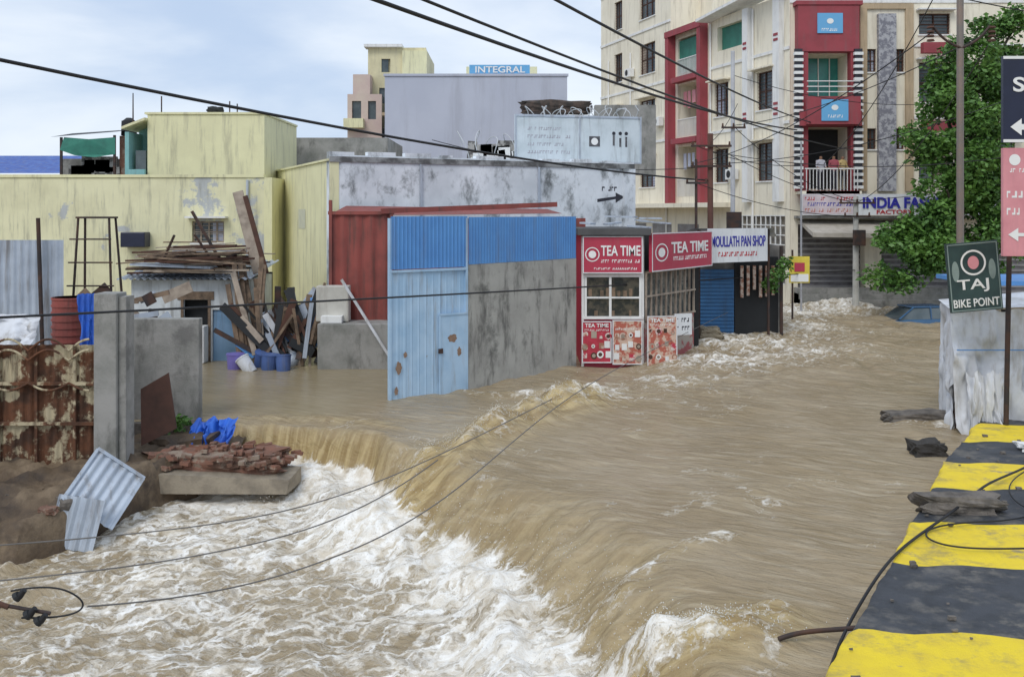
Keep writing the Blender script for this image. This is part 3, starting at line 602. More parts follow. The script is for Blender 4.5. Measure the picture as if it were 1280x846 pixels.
tube('water_tank',(-18.35,46,8.15),(-18.35,46,8.85),.36,.34,dark,g,20); tube('tank_lid',(-18.35,46,8.85),(-18.35,46,9.0),.3,.12,dark,g,20)
# ------------------------------------------------------------ the shed with lumber
g=grp('whitewashed_shed',(-9.6,29,0))
F=T(-11.5,29,0)
facade('front_wall',0,3.5,-1,2.45,[(1.55,2.35,-.5,1.85),(2.45,3.2,-.5,1.55)],sidewhite,g,F,.2)
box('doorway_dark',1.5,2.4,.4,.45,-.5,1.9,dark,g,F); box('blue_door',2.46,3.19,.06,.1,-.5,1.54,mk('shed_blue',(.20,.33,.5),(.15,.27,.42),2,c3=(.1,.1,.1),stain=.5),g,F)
boxes('door_frame',[(1.5,1.58,-.03,-.003,-.5,1.93),(2.32,2.40,-.03,-.003,-.5,1.93),(1.4,2.5,-.035,-.003,1.86,2.1)],wood,g,F)
box('side_wall',3.2,3.5,.31,3,-1,2.45,sidewhite,g,F); box('other_side_wall',0,.2,.31,3,-1,2.45,sidewhite,g,F); box('back',0,3.5,3,3.1,-1,2.5,dark,g,F)
corr('roof_sheet',4.0,3.6,.2,.03,galv,g,T(-11.8,28.6,2.5)@Rx(-84))
g=grp('washing_cabinet',(-9.6,28.7,.5)); box('body',-9.85,-9.15,28.5,28.95,0,1.1,whitep,g,bev=.03); box('door',-9.75,-9.25,28.46,28.499,.15,.9,dark,g)
g=grp('lumber_pile',(-9.8,29.5,3)); random.seed(21)
for k,mm in enumerate((wood,woodl,galv,brown)):
    L=[]
    for i in range((34,10,4,26)[k]):
        l=U(1.5,3.3); x=U(-11.8,-8.2-l*.8); z=U(2.55,3.0+.6*R()); y=U(28.4,31)
        L.append((0,l,0,U(.06,.16) if k!=2 else .8,0,U(.03,.07),T(x,y,z)@Rz(U(-8,8))@Ry(U(-4,4))))
    boxes('boards',L,mm,g)
boxes('loose_sticks',[(0,.06,0,.06,0,U(.7,1.1),T(U(-11.5,-8.5),28.9,3.0)@Ry(U(-70,70))@Rx(U(-20,20))) for i in range(4)],iron,g)
g=grp('leaning_planks',(-8,29,1)); random.seed(22)
L=[(0,.32,0,.06,0,2.6,T(-7.9,29.3,2.6)@Ry(-16)@Rx(-6))]
boxes('pale_planks',L+[(0,.16,0,.05,0,U(1.6,2.6),T(-7.6+i*.2,28.1,0.3)@Ry(U(-20,-6))@Rx(-10)) for i in range(2)],woodl,g)
boxes('dark_edge_plank',[(0,.14,0,.06,0,2.5,T(-7.55,29.25,2.6)@Ry(-17)@Rx(-6))],brown,g)
boxes('dark_planks',[(0,.14,0,.05,0,U(2,3.1),T(-8.1+i*.09,28.3+i*.04,0.2)@Ry(U(-14,4))@Rx(-8)) for i in range(9)],wood,g)
boxes('iron_rod',[(0,.08,0,.08,0,1.5,T(-9.1,29.4,3.2)@Ry(-30))],iron,g)
g=grp('debris_heap',(-6.6,28.3,1)); random.seed(23)
for mm,nn in ((dark,26),(woodl,5),(galv,9),(tarp,6),(wood,16),(blueb,3),(iron,20),(brown,8)):
    boxes('scrap',[(0,U(.04,.26),0,.04,0,U(.5,2.0),T(U(-7.6,-5.8),U(27.9,28.8),U(-.1,.8))@Ry(U(-65,35))@Rx(U(-30,10))) for i in range(nn)],mm,g)
for i,(x,y,mm,r_) in enumerate(((-7.95,27.6,purp,.25),(-7.3,28.0,plast,.26),(-6.95,27.5,plast,.26),(-6.6,28.0,galv,.22),(-6.5,27.3,plast,.22),(-7.45,27.3,tarp,.2))):
    g=grp('plastic_tub',(x,y,0)); tl=T(x,y,0)@Rz(i*50)@Rx((0,18,6,60,12,40)[i])@T(-x,-y,0)
    tube('tub_body',(x,y,-.1),(x,y,.40),r_*.85,r_,mm,g,20,tl); tube('tub_rim',(x,y,.40),(x,y,.44),r_*1.06,r_*1.06,mm,g,20,tl)
# ------------------------------------------------------------ left foreground yard
g=grp('rusty_gate',(-10,18,0)); F=T(-14,18.1,0)
corr('rusted_sheet',6.15,2.55,.16,.02,rust,g,F@T(0,0,-.55),sub=6)
boxes('gate_bars',[(x,x+.05,-.09,-.03,-.5,2.0) for x in np.arange(0,6.1,.72)]+[(0,6.15,-.1,-.04,z,z+.06) for z in (-.4,.5,1.25)],rust,g,F)
for k in range(8):
    x0=k*.76
    for z_,h_ in ((1.9,.22),(1.72,.2),(1.3,-.14)):
        curve('scroll',[( -14+x0+.76*i/12,17.98,z_+h_*abs(math.cos(math.pi*i/12))) for i in range(13)],.022,rust,g,smooth=False)
g=grp('concrete_gate_pillar',(-7.6,18.2,0)); box('pillar',-7.85,-7.42,18.0,18.5,-1.2,2.97,concrete,g,bev=.02)
box('pillar_return',-7.41,-7.28,18.1,18.5,-1.2,2.9,concrete,g)
g=grp('boundary_wall',(-7.5,20.8,0)); box('wall',-8.6,-6.75,20.7,20.95,-1.2,2.2,concrete,g,bev=.02); box('wall_foot',-8.6,-6.3,20.35,20.65,-1.2,.02,rubm,g)
mesh('brown_door_panel',[(-7.3,18.9,-.1),(-6.75,19.3,.15),(-6.95,19.4,1.25),(-7.35,19.0,1.0),(-7.3,18.95,-.1),(-6.75,19.35,.15),(-6.95,19.45,1.25),(-7.35,19.05,1.0)],BF,brown)
nx,ny=110,80; xs=np.linspace(-16,-5.6,nx); yy=np.linspace(14.4,20.7,ny)
Xb,Yb=np.meshgrid(xs,yy,indexing='ij')
edge=15.2+np.clip((Xb+7.9),0,9)*1.9+.35*fbm(Xb*1.3,np.zeros_like(Xb),4,4)
Zb=-2.0+ss(-.15,.35,Yb-edge)*(1.42+.36*ss(15,18,Yb))+.13*fbm(Xb*1.6,Yb*1.6,6,9,.62)+.05*np.abs(fbm(Xb*5,Yb*5,3,19))
vs=list(zip(Xb.ravel(),Yb.ravel(),Zb.ravel())); fs=[(i*ny+j,(i+1)*ny+j,(i+1)*ny+j+1,i*ny+j+1) for i in range(nx-1) for j in range(ny-1)]
mesh('muddy_bank',vs,fs,soil,smooth=True)
random.seed(66); g=grp('bank_rubble',(-9,16,-.4))
for i in range(34): x=U(-12,-7.4); rock('stone',x,U(15.3,17.8),-.50+U(0,.08),U(.1,.4),U(.1,.3),U(.08,.22),[rubm,brick,soil][i%3],g,seed=i%9,rz=U(0,3),sub=3)
g=grp('broken_brick_wall',(-5.7,18.5,-.4)); random.seed(31)
mesh('concrete_beam',[(-7.0,18.0,-.78),(-4.25,18.1,-.82),(-4.15,18.9,-.8),(-6.9,19,-.75),(-7.0,18.0,-.40),(-4.2,18.1,-.55),(-4.15,18.9,-.50),(-6.9,19,-.36)],BF,mk('mud_concrete',(.33,.28,.21),(.2,.17,.13),3,bump=.6),g)
L=[]
for i in range(230):
    x=U(-6.95,-4.4); y=U(18.1,19.3); hh=.34*(1-abs((x+5.8)/1.7)**2)*(1-.3*abs(y-18.6))
    L.append((0,.21*U(.5,1),0,.10,0,.07,T(x,y,-.42+max(0,hh)*R())@Rz(U(-20,20)+(90 if R()<.3 else 0))@Rx(U(-18,18))@Ry(U(-16,16))))
boxes('bricks',L,brick,g)
rock('brick_mass',-5.75,18.8,-.42,2.5,.9,.5,brick,g,seed=6)
rock('earth_lump',-6.7,19.7,-.45,1.2,.9,.8,soil,None,seed=12)
g=grp('crumpled_roof_sheet',(-7,16.3,-.3))
corr('upper_sheet',.95,1.05,.16,.02,galv,g,T(-7.55,16.1,-.32)@Rz(20)@Ry(38)@Rx(-38),sub=6)
corr('lower_sheet',.75,.85,.16,.02,galv,g,T(-7.75,15.95,-1.05)@Rz(10)@Ry(12)@Rx(-10),sub=6)
boxes('sheet_edge',[(0,.97,-.03,.03,1.03,1.09),(-.02,.03,-.03,.03,0,1.05),(.93,.98,-.03,.03,0,1.05)],galv,g,T(-7.55,16.1,-.32)@Rz(20)@Ry(38)@Rx(-38))
g=grp('red_drum',(-8.75,19,2.3)); tube('drum_body',(-8.75,19,.9),(-8.75,19,2.82),.31,.33,redm,g,24)
for z in np.arange(1.1,2.8,.14): tube('drum_rib',(-8.75,19,z),(-8.75,19,z+.04),.345,.345,redm,g,24)
def cloth(name,x0,x1,z0,z1,y,m,seed,par=None,amp=.08,ragged=.12,yb=0,M=I4):
    nx,nz=60,40; vs=[]
    for i in range(nx+1):
        for j in range(nz+1):
            a=i/nx;c=j/nz; f=float(fbm(np.array([a*5.]),np.array([c*2.]),4,seed)[0])
            zz=z1-(z1-z0)*c+(ragged*float(pn(np.array([a*6.3]),np.array([.5]),seed)[0]))*(c+.2)
            vs.append((x0+(x1-x0)*a+.05*f,y+amp*f+amp*.7*math.sin(a*19+4*f+c*2)*(.3+c)-yb*c,zz))
    fs=[(i*(nz+1)+j,(i+1)*(nz+1)+j,(i+1)*(nz+1)+j+1,i*(nz+1)+j+1) for i in range(nx) for j in range(nz)]
    return mesh(name,vs,fs,m,par,M,smooth=True)
cloth('blue_cloth',-8.2,-7.86,1.6,2.95,18.2,btarp,3,amp=.05)
cloth('blue_tarpaulin',-6.6,-5.7,-.30,.22,19.9,btarp,5,amp=.12,ragged=.6,yb=.6)
g=grp('grey_sheet_fence',(-13,24,3)); corr('sheet',3.2,3.0,.18,.02,galv,g,T(-14.4,24,.8),sub=6); tube('iron_post',(-11.6,23.8,-.2),(-11.75,23.8,4.35),.05,.05,iron,g)
cloth('white_sheet',-12.5,-9.9,1.5,2.35,20.2,tarp,8,amp=.12,yb=.6)
g=grp('iron_stand',(-10.8,25,3)); 
for (a,b_) in (((-11.4,24.6),(-11.25,24.9)),((-10.2,24.6),(-10.45,24.9)),((-11.4,25.6),(-11.25,25.3)),((-10.2,25.6),(-10.45,25.3))):
    tube('leg',(a[0],a[1],-.2),(b_[0],b_[1],4.35),.035,.03,iron,g)
boxes('stand_top',[(-11.3,-10.4,24.85,25.35,4.33,4.38)],iron,g)
for z in (2.6,3.2,3.8):
    k=.02*(4.35-z)*3; tube('rung',(-11.35-k,24.7,z),(-10.35+k,24.7,z),.02,.02,iron,g)
gy=grp('yard_scrap_pile',(-10,23,2)); random.seed(24)
for mm,nn in ((woodl,8),(iron,14),(galv,4),(btarp,3),(wood,12)):
    boxes('scrap',[(0,U(.2,1.1),0,.06,0,U(.05,.35),T(U(-11,-8.6),U(22,25),U(1.0,2.3))@Ry(U(-50,50))) for i in range(nn)],mm,gy)
def foliage(name,blobs,nleaf,size,m,par=None,seed=1):
    random.seed(seed); vs=[];fs=[]
    tot=sum(b[3]**2 for b in blobs)
    for cx,cy,cz,r_ in blobs:
        for i in range(int(nleaf*r_**2/tot)):
            d=Vector((random.gauss(0,1),random.gauss(0,1),random.gauss(0,1))).normalized()*r_*(R()**.45)
            p=Vector((cx,cy,cz))+Vector((d.x,d.y,d.z*.8)); a=Vector((random.gauss(0,1),random.gauss(0,1),random.gauss(0,.6))).normalized(); bq=a.orthogonal().normalized()
            bq.rotate(Matrix.Rotation(U(0,6.28),3,a)); s=size*U(.6,1.4); n=len(vs)
            vs+=[tuple(p),tuple(p+a*s*.5+bq*s*.28),tuple(p+a*s),tuple(p+a*s*.5-bq*s*.28)]; fs.append((n,n+1,n+2,n+3))
    return mesh(name,vs,fs,m,par)
def leafmat(name,c1,c2):
    m=bpy.data.materials.new(name); m.use_nodes=True; nt=m.node_tree; b=nt.nodes['Principled BSDF']; v=nd(nt,'ShaderNodeTexCoord').outputs['Object']
    c=mix(nt,mapr(nt,noise(nt,v,1.1,4,.6),.38,.62),c1,c2); c=mix(nt,mapr(nt,noise(nt,v,14,2),.4,.65,0.,.5),c,tuple(x*1.6 for x in c2)); nt.links.new(c,b.inputs['Base Color']); b.inputs['Roughness'].default_value=.55
    return m
leaf=leafmat('leaves',(.028,.085,.015),(.10,.21,.035))
foliage('weed_plant',[(-7.0,19.9,.1,.22),(-6.8,19.8,.15,.18)],160,.13,leaf,seed=3)
g=grp('roadside_tree',(19,41,0)); bark=mk('bark',(.10,.08,.06),None,3,bump=.8)
random.seed(41); blobs=[]
tube('trunk',(19.2,41,-.5),(19.0,41,5),.30,.2,bark,g); tube('trunk_upper',(19.0,41,5),(19.3,41,9),.2,.10,bark,g)
limbs=[((19,41,3.5),(16.7,40.3,3.8)),((19,41,4.2),(20.6,40.4,6)),((19,41,5),(17.7,40.5,7.6)),((19.1,41,6.5),(20.8,41,9)),((19.2,41,8),(18.6,40.6,11)),((19.2,41,8.5),(20.4,41.4,12)),((19,41,3),(17.2,40,2.6)),((19,41,4),(17.9,39.5,5.4)),((19.1,41,7),(18.0,40.4,9.3)),((19.2,41,8.5),(21.6,41,12.6)),((19,41,4),(19.2,39.8,6.6)),((19,41,6),(19.4,39.8,8.6)),((19.2,41,8),(19.5,40,10.6))]
for a,b_ in limbs:
    tube('limb',a,b_,.12,.04,bark,g,8)
    for t in (.45,.75,1.0):
        p=Vector(a).lerp(Vector(b_),t)
        for q_ in range(3): blobs.append((p.x+U(-.7,.7),p.y+U(-.7,.5),p.z+U(-.5,.6),U(.4,.85)*(.7+.4*t)))
for i in range(18): blobs.append((U(15.3,18.2),U(39.3,41),U(1.6,4.0),U(.4,.85)))
for i in range(12): blobs.append((U(18.2,21.5),U(40,41.5),U(2,6.5),U(.5,.95)))
foliage('crown',blobs,38000,.22,leaf,g,seed=42)
foliage('shop_shrub',[(9.3,33.6,2.3,.35),(9.6,33.7,2.7,.3),(9.1,33.8,1.9,.3)],500,.14,leaf,seed=5)
# ------------------------------------------------------------ apartment building
C=(13.3,46.); Lp_=(6.2,66.8); g=grp('apartment_building',C+(0,)); random.seed(90)
FL=frame(Lp_,C); WL=22.0
def s2(s): return WL-s
ops=[];wins=[]
def addw(s1,s0,zc,hh=.95): ops.append((s2(s1),s2(s0),zc-hh,zc+hh)); wins.append(ops[-1])
for zc in (7.0,10.56): 
    addw(2.8,1.1,zc); addw(6.9,5.5,zc,.9); addw(16.0,13.9,zc,.95); addw(19.8,18.6,zc,.9)
for zc in (14.1,17.6): addw(16.0,13.9,zc); addw(19.8,18.6,zc)
balc=[(s2(11.0),s2(8.1),5.4,8.3,1.2),(s2(11.0),s2(8.1),8.9,11.9,1.2),(s2(11.0),s2(8.1),12.4,14.6,1.2)]
low_ops=[o for o in ops if o[0]>s2(11.9)]+balc+[(s2(6.6),s2(3.4),13.2,14.5,.4)]+[(s2(4.6),s2(.4),1.0,4.3)]
hi_ops=[o for o in ops if o[0]<s2(11.9)]
facade('left_wall_near',s2(11.9),WL,-1,15.0,low_ops,cream,g,FL); facade('left_wall_far',0,s2(11.9),-1,21,hi_ops,cream,g,FL)
box('tall_block_return',s2(11.9)-.3,s2(11.9)-.003,.33,8,15,21,cream,g,FL)
for o in wins:
    window(g,FL,*o[:4],.2,brown,glass,3,2,False,True)
    if o[2]<12: box('window_sunshade',o[0]-.2,o[1]+.2,-.45,-.003,o[3]+.1,o[3]+.18,cream,g,FL)
acunit(g,FL,s2(5.2),6.2); acunit(g,FL,s2(13.5),9.7); acunit(g,FL,s2(17.5),13.2)
for s_ in (3.05,7.2,12.3,17.2,20.6): tube('drain_pipe',(s2(s_),-.08,-.5),(s2(s_),-.08,14.8),.055,.055,whitep,g,8,FL)
for i,o in enumerate(balc):
    a,b_,c,d,e=o; box('balcony_back',a,b_,e-.01,e+.05,c,d,(greeng if i==2 else beige),g,FL); box('balcony_door',a+.5,a+1.5,e-.06,e-.011,c,c+2.1,dark,g,FL)
    boxes('balcony_railing',[(x,x+.03,-.04,0.-.005,c,c+.95) for x in np.arange(a,b_,.14)]+[(a,b_,-.06,-.004,c+.95,c+1.0)],whitep,g,FL)
    if i<2: boxes('drying_clothes',[(a+.3+.5*k,a+.3+.5*k+U(.25,.4),.2,.23,d-U(1.1,1.4),d-.4) for k in range(4)],[lav,pink][i],g,FL)
box('green_screen',balc[2][0],balc[2][1],.1,.14,12.6,14.5,greeng,g,FL); box('green_screen_upper',s2(6.6),s2(3.4),.3,.34,13.2,14.5,greeng,g,FL)
boxes('red_frame',[(s2(11.7),s2(11.3),-.5,-.004,4.9,14.9),(s2(8.0),s2(7.6),-.5,-.004,4.9,14.9),(s2(11.7),s2(7.6),-.55,-.501,14.75,15.1),(s2(11.7),s2(7.6),-.51,-.004,14.901,15.1)],redp,g,FL)
boxes('floor_bands',[(s2(11.0),s2(8.1),-.5,-.004,z,z+.3) for z in (8.45,12.0)],redp,g,FL)
boxes('string_courses',[(s2(7.4),WL,-.06,-.003,z,z+.15) for z in (8.75,12.3)]+[(0,s2(11.9),-.06,-.003,z,z+.15) for z in (8.75,12.3,15.85,19.2)],whitep,g,FL)
box('white_pier',WL-1.0,WL-.45,-.3,-.004,5,14.9,whitep,g,FL); box('white_pier_b',WL-3.7,WL-3.2,-.3,-.004,5,14.9,whitep,g,FL)
boxes('red_tiles',[(WL-1.0+.1,WL-.55,-.33,-.301,z,z+.12) for z in (9.2,9.45,9.7,12.8,13.05)]+[(WL-3.6,WL-3.3,-.33,-.301,z,z+.12) for z in (9.2,9.45,12.8,13.05)],redp,g,FL)
box('street_canopy',s2(19),s2(5),-1.2,-.004,4.75,5.0,cream,g,FL)
mesh('white_top_slab',[(s2(7.4),-.9,14.9),(WL+.3,-.9,15.5),(WL+.3,.5,15.5),(s2(7.4),.5,14.9),(s2(7.4),-.9,15.05),(WL+.3,-.9,15.65),(WL+.3,.5,15.65),(s2(7.4),.5,15.05)],BF,whitep,g,FL)
a,b_,c,d=low_ops[-1][:4]
box('grille_window_backing',a,b_,.2,.24,c,d,mk('interior_grey',(.16,.15,.14),(.3,.26,.2),3,bump=0),g,FL)
boxes('grille_window',[(x,x+.05,.0,.05,c,d) for x in np.arange(a,b_,.42)]+[(a,b_,-.01,.04,z,z+.05) for z in np.arange(c,d+.01,.47)],whitep,g,FL)
for s_ in (17.5,14.2,11): box('ground_shutter',s2(s_),s2(s_)+2.4,-.03,-.004,0,3.8,mk('shutter_grey',(.3,.3,.3),(.22,.2,.2),2),g,FL)
prism('core',[(14.0,47.5),(31,47.5),(31,75),(7.9,66.8)],-1,14.0,cream,g); prism('core_tall',[(11.8,56.5),(25,62),(22,75),(7.9,66.8)],13.9,20.6,cream,g)
FR=T(13.3,46,0); WR=17.5
fo_=[(.75,2.75,9.9,12.05,1.3),(.75,2.75,5.6,8.55,1.3)]
wf=[(3.7,4.15,11.2,12.3),(3.7,4.15,7.5,8.5),(5.05,5.5,11.2,12.3),(5.05,5.5,7.5,8.5)]+[(6.2,7.7,zc-.95,zc+.95) for zc in (7.0,10.7)]+[(9.2,10.8,zc-.95,zc+.95) for zc in (7.0,10.7)]+[(12.5,14.2,zc-.95,zc+.95) for zc in (7.0,10.7)]+[(6.2,7.7,13.0,14.0)]
gf=[(.4,3.6,-.6,3.9,.8),(4.4,8.4,-.6,3.9,.8),(9,13,-.6,3.9,.8)]
facade('front_wall',0,WR,-1,14.5,fo_+wf+gf,cream,g,FR)
for o in wf: window(g,FR,*o,.2,brown,glass,2,2,(o[1]-o[0])>1,True)
for i,o in enumerate(fo_):
    a,b_,c,d,e=o; box('balcony_back',a,b_,e,e+.05,c,d,(mk('teal_glass',(.05,.30,.26),(.03,.18,.17),1,rough=.2,bump=0) if i==0 else dark),g,FR)
boxes('teal_glass_mullions',[(x,x+.05,1.25,1.295,9.9,12.05) for x in (1.2,1.75,2.3)],whitep,g,FR)
shm=mk('shop_shutter',(.20,.19,.2),(.11,.10,.10),2)
for o in gf:
    box('shop_shutter',o[0],o[1],.6,.65,-.6,3.9,shm,g,FR); boxes('shutter_ribs',[(o[0],o[1],.56,.599,z,z+.1) for z in np.arange(-.2,3.2,.26)],mk('rib_grey',(.34,.33,.33),None,bump=0),g,FR)
boxes('red_bay',[(.25,3.15,-.55,-.004,12.1,14.3),(.25,3.15,-.9,-.004,8.55,9.25),(.25,.74,-.5,-.004,5.5,8.549),(2.76,3.15,-.5,-.004,5.5,8.549),(2.76,3.15,-.5,-.004,9.251,12.099),(.25,.74,-.5,-.004,9.251,12.099),(.5,3.0,-1.0,-.004,5.0,5.5)],redp,g,FR)
for x0 in (.02,.80+2.05):
    boxes('striped_fin',[(x0,x0+.42,-.75,-.56,z,z+.14) for z in np.arange(5.6,12.0,.3)],whitep,g,FR)
    boxes('striped_fin_dark',[(x0+.03,x0+.39,-.70,-.551,z+.142,z+.298) for z in np.arange(5.6,12.0,.3)],ktext,g,FR)
box('red_crown',.15,3.3,-.6,.2,14.301,14.5,redp,g,FR)
box('blue_panel_top',1.15,2.35,-.6,-.551,12.95,13.9,bsign,g,FR); disc('plain_mark',1.75,13.52,.16,.13,wtext,g,FR,-.61); dashes('panel_print',1.35,2.15,13.05,.13,wtext,g,FR,-.601,3)
box('balcony_parapet_red',.5,3.0,-1.15,-.91,8.6,9.9,redp,g,FR); box('blue_panel_low',1.15,2.4,-1.2,-1.151,8.75,9.75,bsign,g,FR)
disc('plain_mark',1.77,9.37,.16,.13,wtext,g,FR,-1.21); dashes('panel_print',1.35,2.2,8.9,.13,wtext,g,FR,-1.201,4)
boxes('glass_railing',[(.5,3.0,-1.1,-1.06,z,z+.04) for z in (10.1,10.35,10.6)],whitep,g,FR)
boxes('balcony_railing',[(x,x+.03,-.98,-.94,5.5,6.5) for x in np.arange(.5,3.0,.16)]+[(.45,3.05,-1.0,-.92,6.5,6.56)],whitep,g,FR)
box('balcony_floor',.3,3.1,-1.0,1.3,5.35,5.49,cream,g,FR)
box('beige_surround',3.35,3.68,-.12,-.004,5.5,14.2,beige,g,FR); box('beige_surround_b',5.52,5.9,-.12,-.004,5.5,14.2,beige,g,FR); box('beige_top',3.35,5.9,-.12,-.004,14.203,14.45,beige,g,FR)
box('stone_pilaster',4.18,5.02,-.25,-.004,5.5,13.95,stone,g,FR)
boxes('string_courses',[(5.95,WR,-.06,-.003,z,z+.15) for z in (8.95,12.4)],whitep,g,FR)
for z in (8.3,12.0): box('red_side_box',6.1,7.9,-.75,-.41,z,z+.5,redp,g,FR)
boxes('roof_parapet',[(0,WR,-.05,.3,14.503,14.75)],whitep,g,FR)
acunit(g,FR,8.0,6.3); acunit(g,FR,11.2,9.9)
box('sign_band',.25,9.9,-1.1,-.95,4.35,5.34,wsign,g,FR); box('sign_soffit',.2,10,-.949,-.004,4.2,4.32,concrete,g,FR)
text('shop_lettering','INDIA FASHION',5.4,4.93,4.6,.52,btext,g,FR,-1.12,.03,.03); text('shop_lettering_small','FACTORY',4.6,4.5,1.7,.2,rtext,g,FR,-1.12,.02)
for k,z in enumerate((4.5,4.78,5.04)): dashes('sign_small_print',.4,2.7,z,.16,[pm[1],btext,rtext][k],g,FR,-1.111,30+k)
box('sign_panel_pink',.3,2.8,-1.11,-1.1005,4.4,5.3,mk('pale_pink',(.7,.60,.63),None,bump=0),g,FR)
mesh('awning',[(.5,-2.0,3.55),(4.8,-2.0,3.5),(5.4,-.1,4.1),(.4,-.1,4.15),(.5,-2.0,3.35),(4.8,-2.0,3.3),(5.4,-.1,3.95),(.4,-.1,4.0)],[(0,1,2,3),(4,7,6,5),(0,4,5,1),(1,5,6,2),(3,2,6,7),(0,3,7,4)],mk('awning_beige',(.5,.46,.4),(.4,.36,.3),3),g,FR)
boxes('entry_steps',[(.2,9,-.8-.3*i,-.003-.0*i,-.5,.9-.25*i) for i in range(3)],concrete,g,T(13.3,45.99,0))
# ------------------------------------------------------------ people
def person(name,x,y,z,rz,shirt,pants):
    V=[(0,0,.95),(0,0,1.15),(0,-.01,1.36),(0,0,1.47),(0,-.01,1.54),(0,-.01,1.64),
       (.17,0,1.40),(.22,-.04,1.14),(.2,-.26,1.05),(.18,-.34,1.04),(-.17,0,1.40),(-.22,-.03,1.14),(-.2,-.25,1.06),(-.18,-.33,1.05),
       (.10,0,.88),(.11,-.02,.48),(.11,.01,.08),(.11,-.14,.03),(-.10,0,.88),(-.11,-.02,.48),(-.11,.01,.08),(-.11,-.14,.03)]
    E=[(0,1),(1,2),(2,3),(3,4),(4,5),(2,6),(6,7),(7,8),(8,9),(2,10),(10,11),(11,12),(12,13),(0,14),(14,15),(15,16),(16,17),(0,18),(18,19),(19,20),(20,21)]
    Rr=[.14,.13,.15,.055,.075,.09,.065,.048,.036,.03,.065,.048,.036,.03,.09,.062,.042,.035,.09,.062,.042,.035]
    me=bpy.data.meshes.new(name); me.from_pydata(V,E,[]); o=bpy.data.objects.new(name,me); sc.collection.objects.link(o)
    o.modifiers.new('s','SKIN'); 
    for i,r_ in enumerate(Rr): me.skin_vertices[0].data[i].radius=(r_*(1.25 if i<3 else 1),r_*(.85 if i<3 else 1))
    me.skin_vertices[0].data[0].use_root=True
    o.modifiers.new('u','SUBSURF').levels=1
    dg=bpy.context.evaluated_depsgraph_get(); nm=bpy.data.meshes.new_from_object(o.evaluated_get(dg)); o.modifiers.clear(); o.data=nm
    nm.materials.clear()
    for mm in (shirt,pants,skin,hair): nm.materials.append(mm)
    for p in nm.polygons:
        c=p.center; k=0
        if c.z>1.48: k=3 if (c.z>1.66 or c.y>.03) else 2
        elif c.z<.95 and abs(c.y)<.2: k=1
        elif c.y<-.13 and c.z>.5: k=2
        elif c.z<.15: k=2
        p.material_index=k; p.use_smooth=True
    o.location=(x,y,z); o.rotation_euler=(0,0,math.radians(rz)); return o
sh=[mk('shirt_%d'%i,c,None,3,bump=0) for i,c in enumerate(((.5,.5,.55),(.35,.08,.1),(.1,.15,.3),(.6,.45,.2)))]
pt=mk('trousers',(.05,.05,.07),None,3,bump=0)
person('standing_person',14.6,45.4,5.5,5,sh[0],pt); person('standing_person',15.2,45.35,5.5,-15,sh[1],pt); person('standing_person',15.7,45.6,5.5,20,sh[3],pt)
person('standing_person',15.0,46.9,14.0,0,sh[2],pt); person('standing_person',16.0,46.9,14.0,10,sh[1],pt)
# ------------------------------------------------------------ submerged car
g=grp('submerged_car',(16.9,40,0)); cb=mk('car_blue',(.05,.13,.24),(.04,.10,.2),1,rough=.25,bump=0)
def carsec(name,secs,m,par,M):
    n=len(secs[0]); vs=[p for s in secs for p in s]; fs=[(i*n+j,(i+1)*n+j,(i+1)*n+(j+1)%n,i*n+(j+1)%n) for i in range(len(secs)-1) for j in range(n)]
    fs+=[tuple(range(n)),tuple(reversed(range((len(secs)-1)*n,len(secs)*n)))]; o=mesh(name,vs,fs,m,par,M,smooth=True); b=o.modifiers.new('b','BEVEL'); b.width=.04; b.segments=2; return o
Mc=T(16.9,40,-.88)@Rz(8)
carsec('car_body',[[(x,-.8*k,.3),(x,-.84*k,.7),(x,-.78*k,h_),(x,.78*k,h_),(x,.84*k,.7),(x,.8*k,.3)] for x,h_,k in ((-2.0,.75,.85),(-1.8,.88,1),(-.9,.98,1),(1.2,1.0,1),(1.9,.92,1),(2.05,.8,.88))],cb,g,Mc)
carsec('car_cabin',[[(x,-.70*k,.97),(x,-.60*k,h_),(x,.60*k,h_),(x,.70*k,.97)] for x,h_,k in ((-1.2,1.0,1),(-.55,1.42,.98),(.9,1.44,.98),(1.6,1.02,.95))],glass,g,Mc)
box('car_roof',-.6,.95,-.6,.6,1.44,1.50,cb,g,Mc,bev=.03)
for a in ((-1.2,-.66,1.0,-.55,-.6,1.46),(.9,-.6,1.46,1.6,-.64,1.0),(.2,-.68,1.0,.2,-.61,1.46)): tube('car_pillar',a[:3],a[3:],.035,.035,cb,g,8,Mc)
for x in (-1.35,1.3):
    for y in (-.75,.75): tube('car_wheel',(x,y-.09,.32),(x,y+.09,.32),.31,.31,dark,g,20,Mc)
# ------------------------------------------------------------ poles, signs
def pole(name,x,y,z1,r0,r1,m,arms=(),z0=-1):
    g=grp(name,(x,y,0)); tube('shaft',(x,y,z0),(x,y,z1),r0,r1,m,g,14)
    for z,l,dx in arms:
        box('cross_arm',x-l/2+dx,x+l/2+dx,y-r1-.1,y-r1-.02,z-.04,z+.04,iron,g)
        for t in (-.45,0,.45):
            tube('insulator',(x+dx+l*t,y-r1-.06,z+.04),(x+dx+l*t,y-r1-.06,z+.18),.045,.03,brown,g,10)
    return g
g=pole('electric_pole',10.27,22,11,.085,.075,mk('pole_steel',(.20,.18,.16),(.26,.19,.15),2,rough=.5,metal=.3))
for s in (-1,1):
    curve('bracket_arm',[(10.27,21.95,8.25),(10.27+s*.35,21.95,8.35),(10.27+s*.55,21.95,8.6),(10.27+s*.65,21.95,8.75)],.03,iron,g)
    for i in range(4): tube('insulator_disc',(10.27+s*.70,21.95,8.40+i*.1),(10.27+s*.70,21.95,8.44+i*.1),.09,.07,brown,g,14)
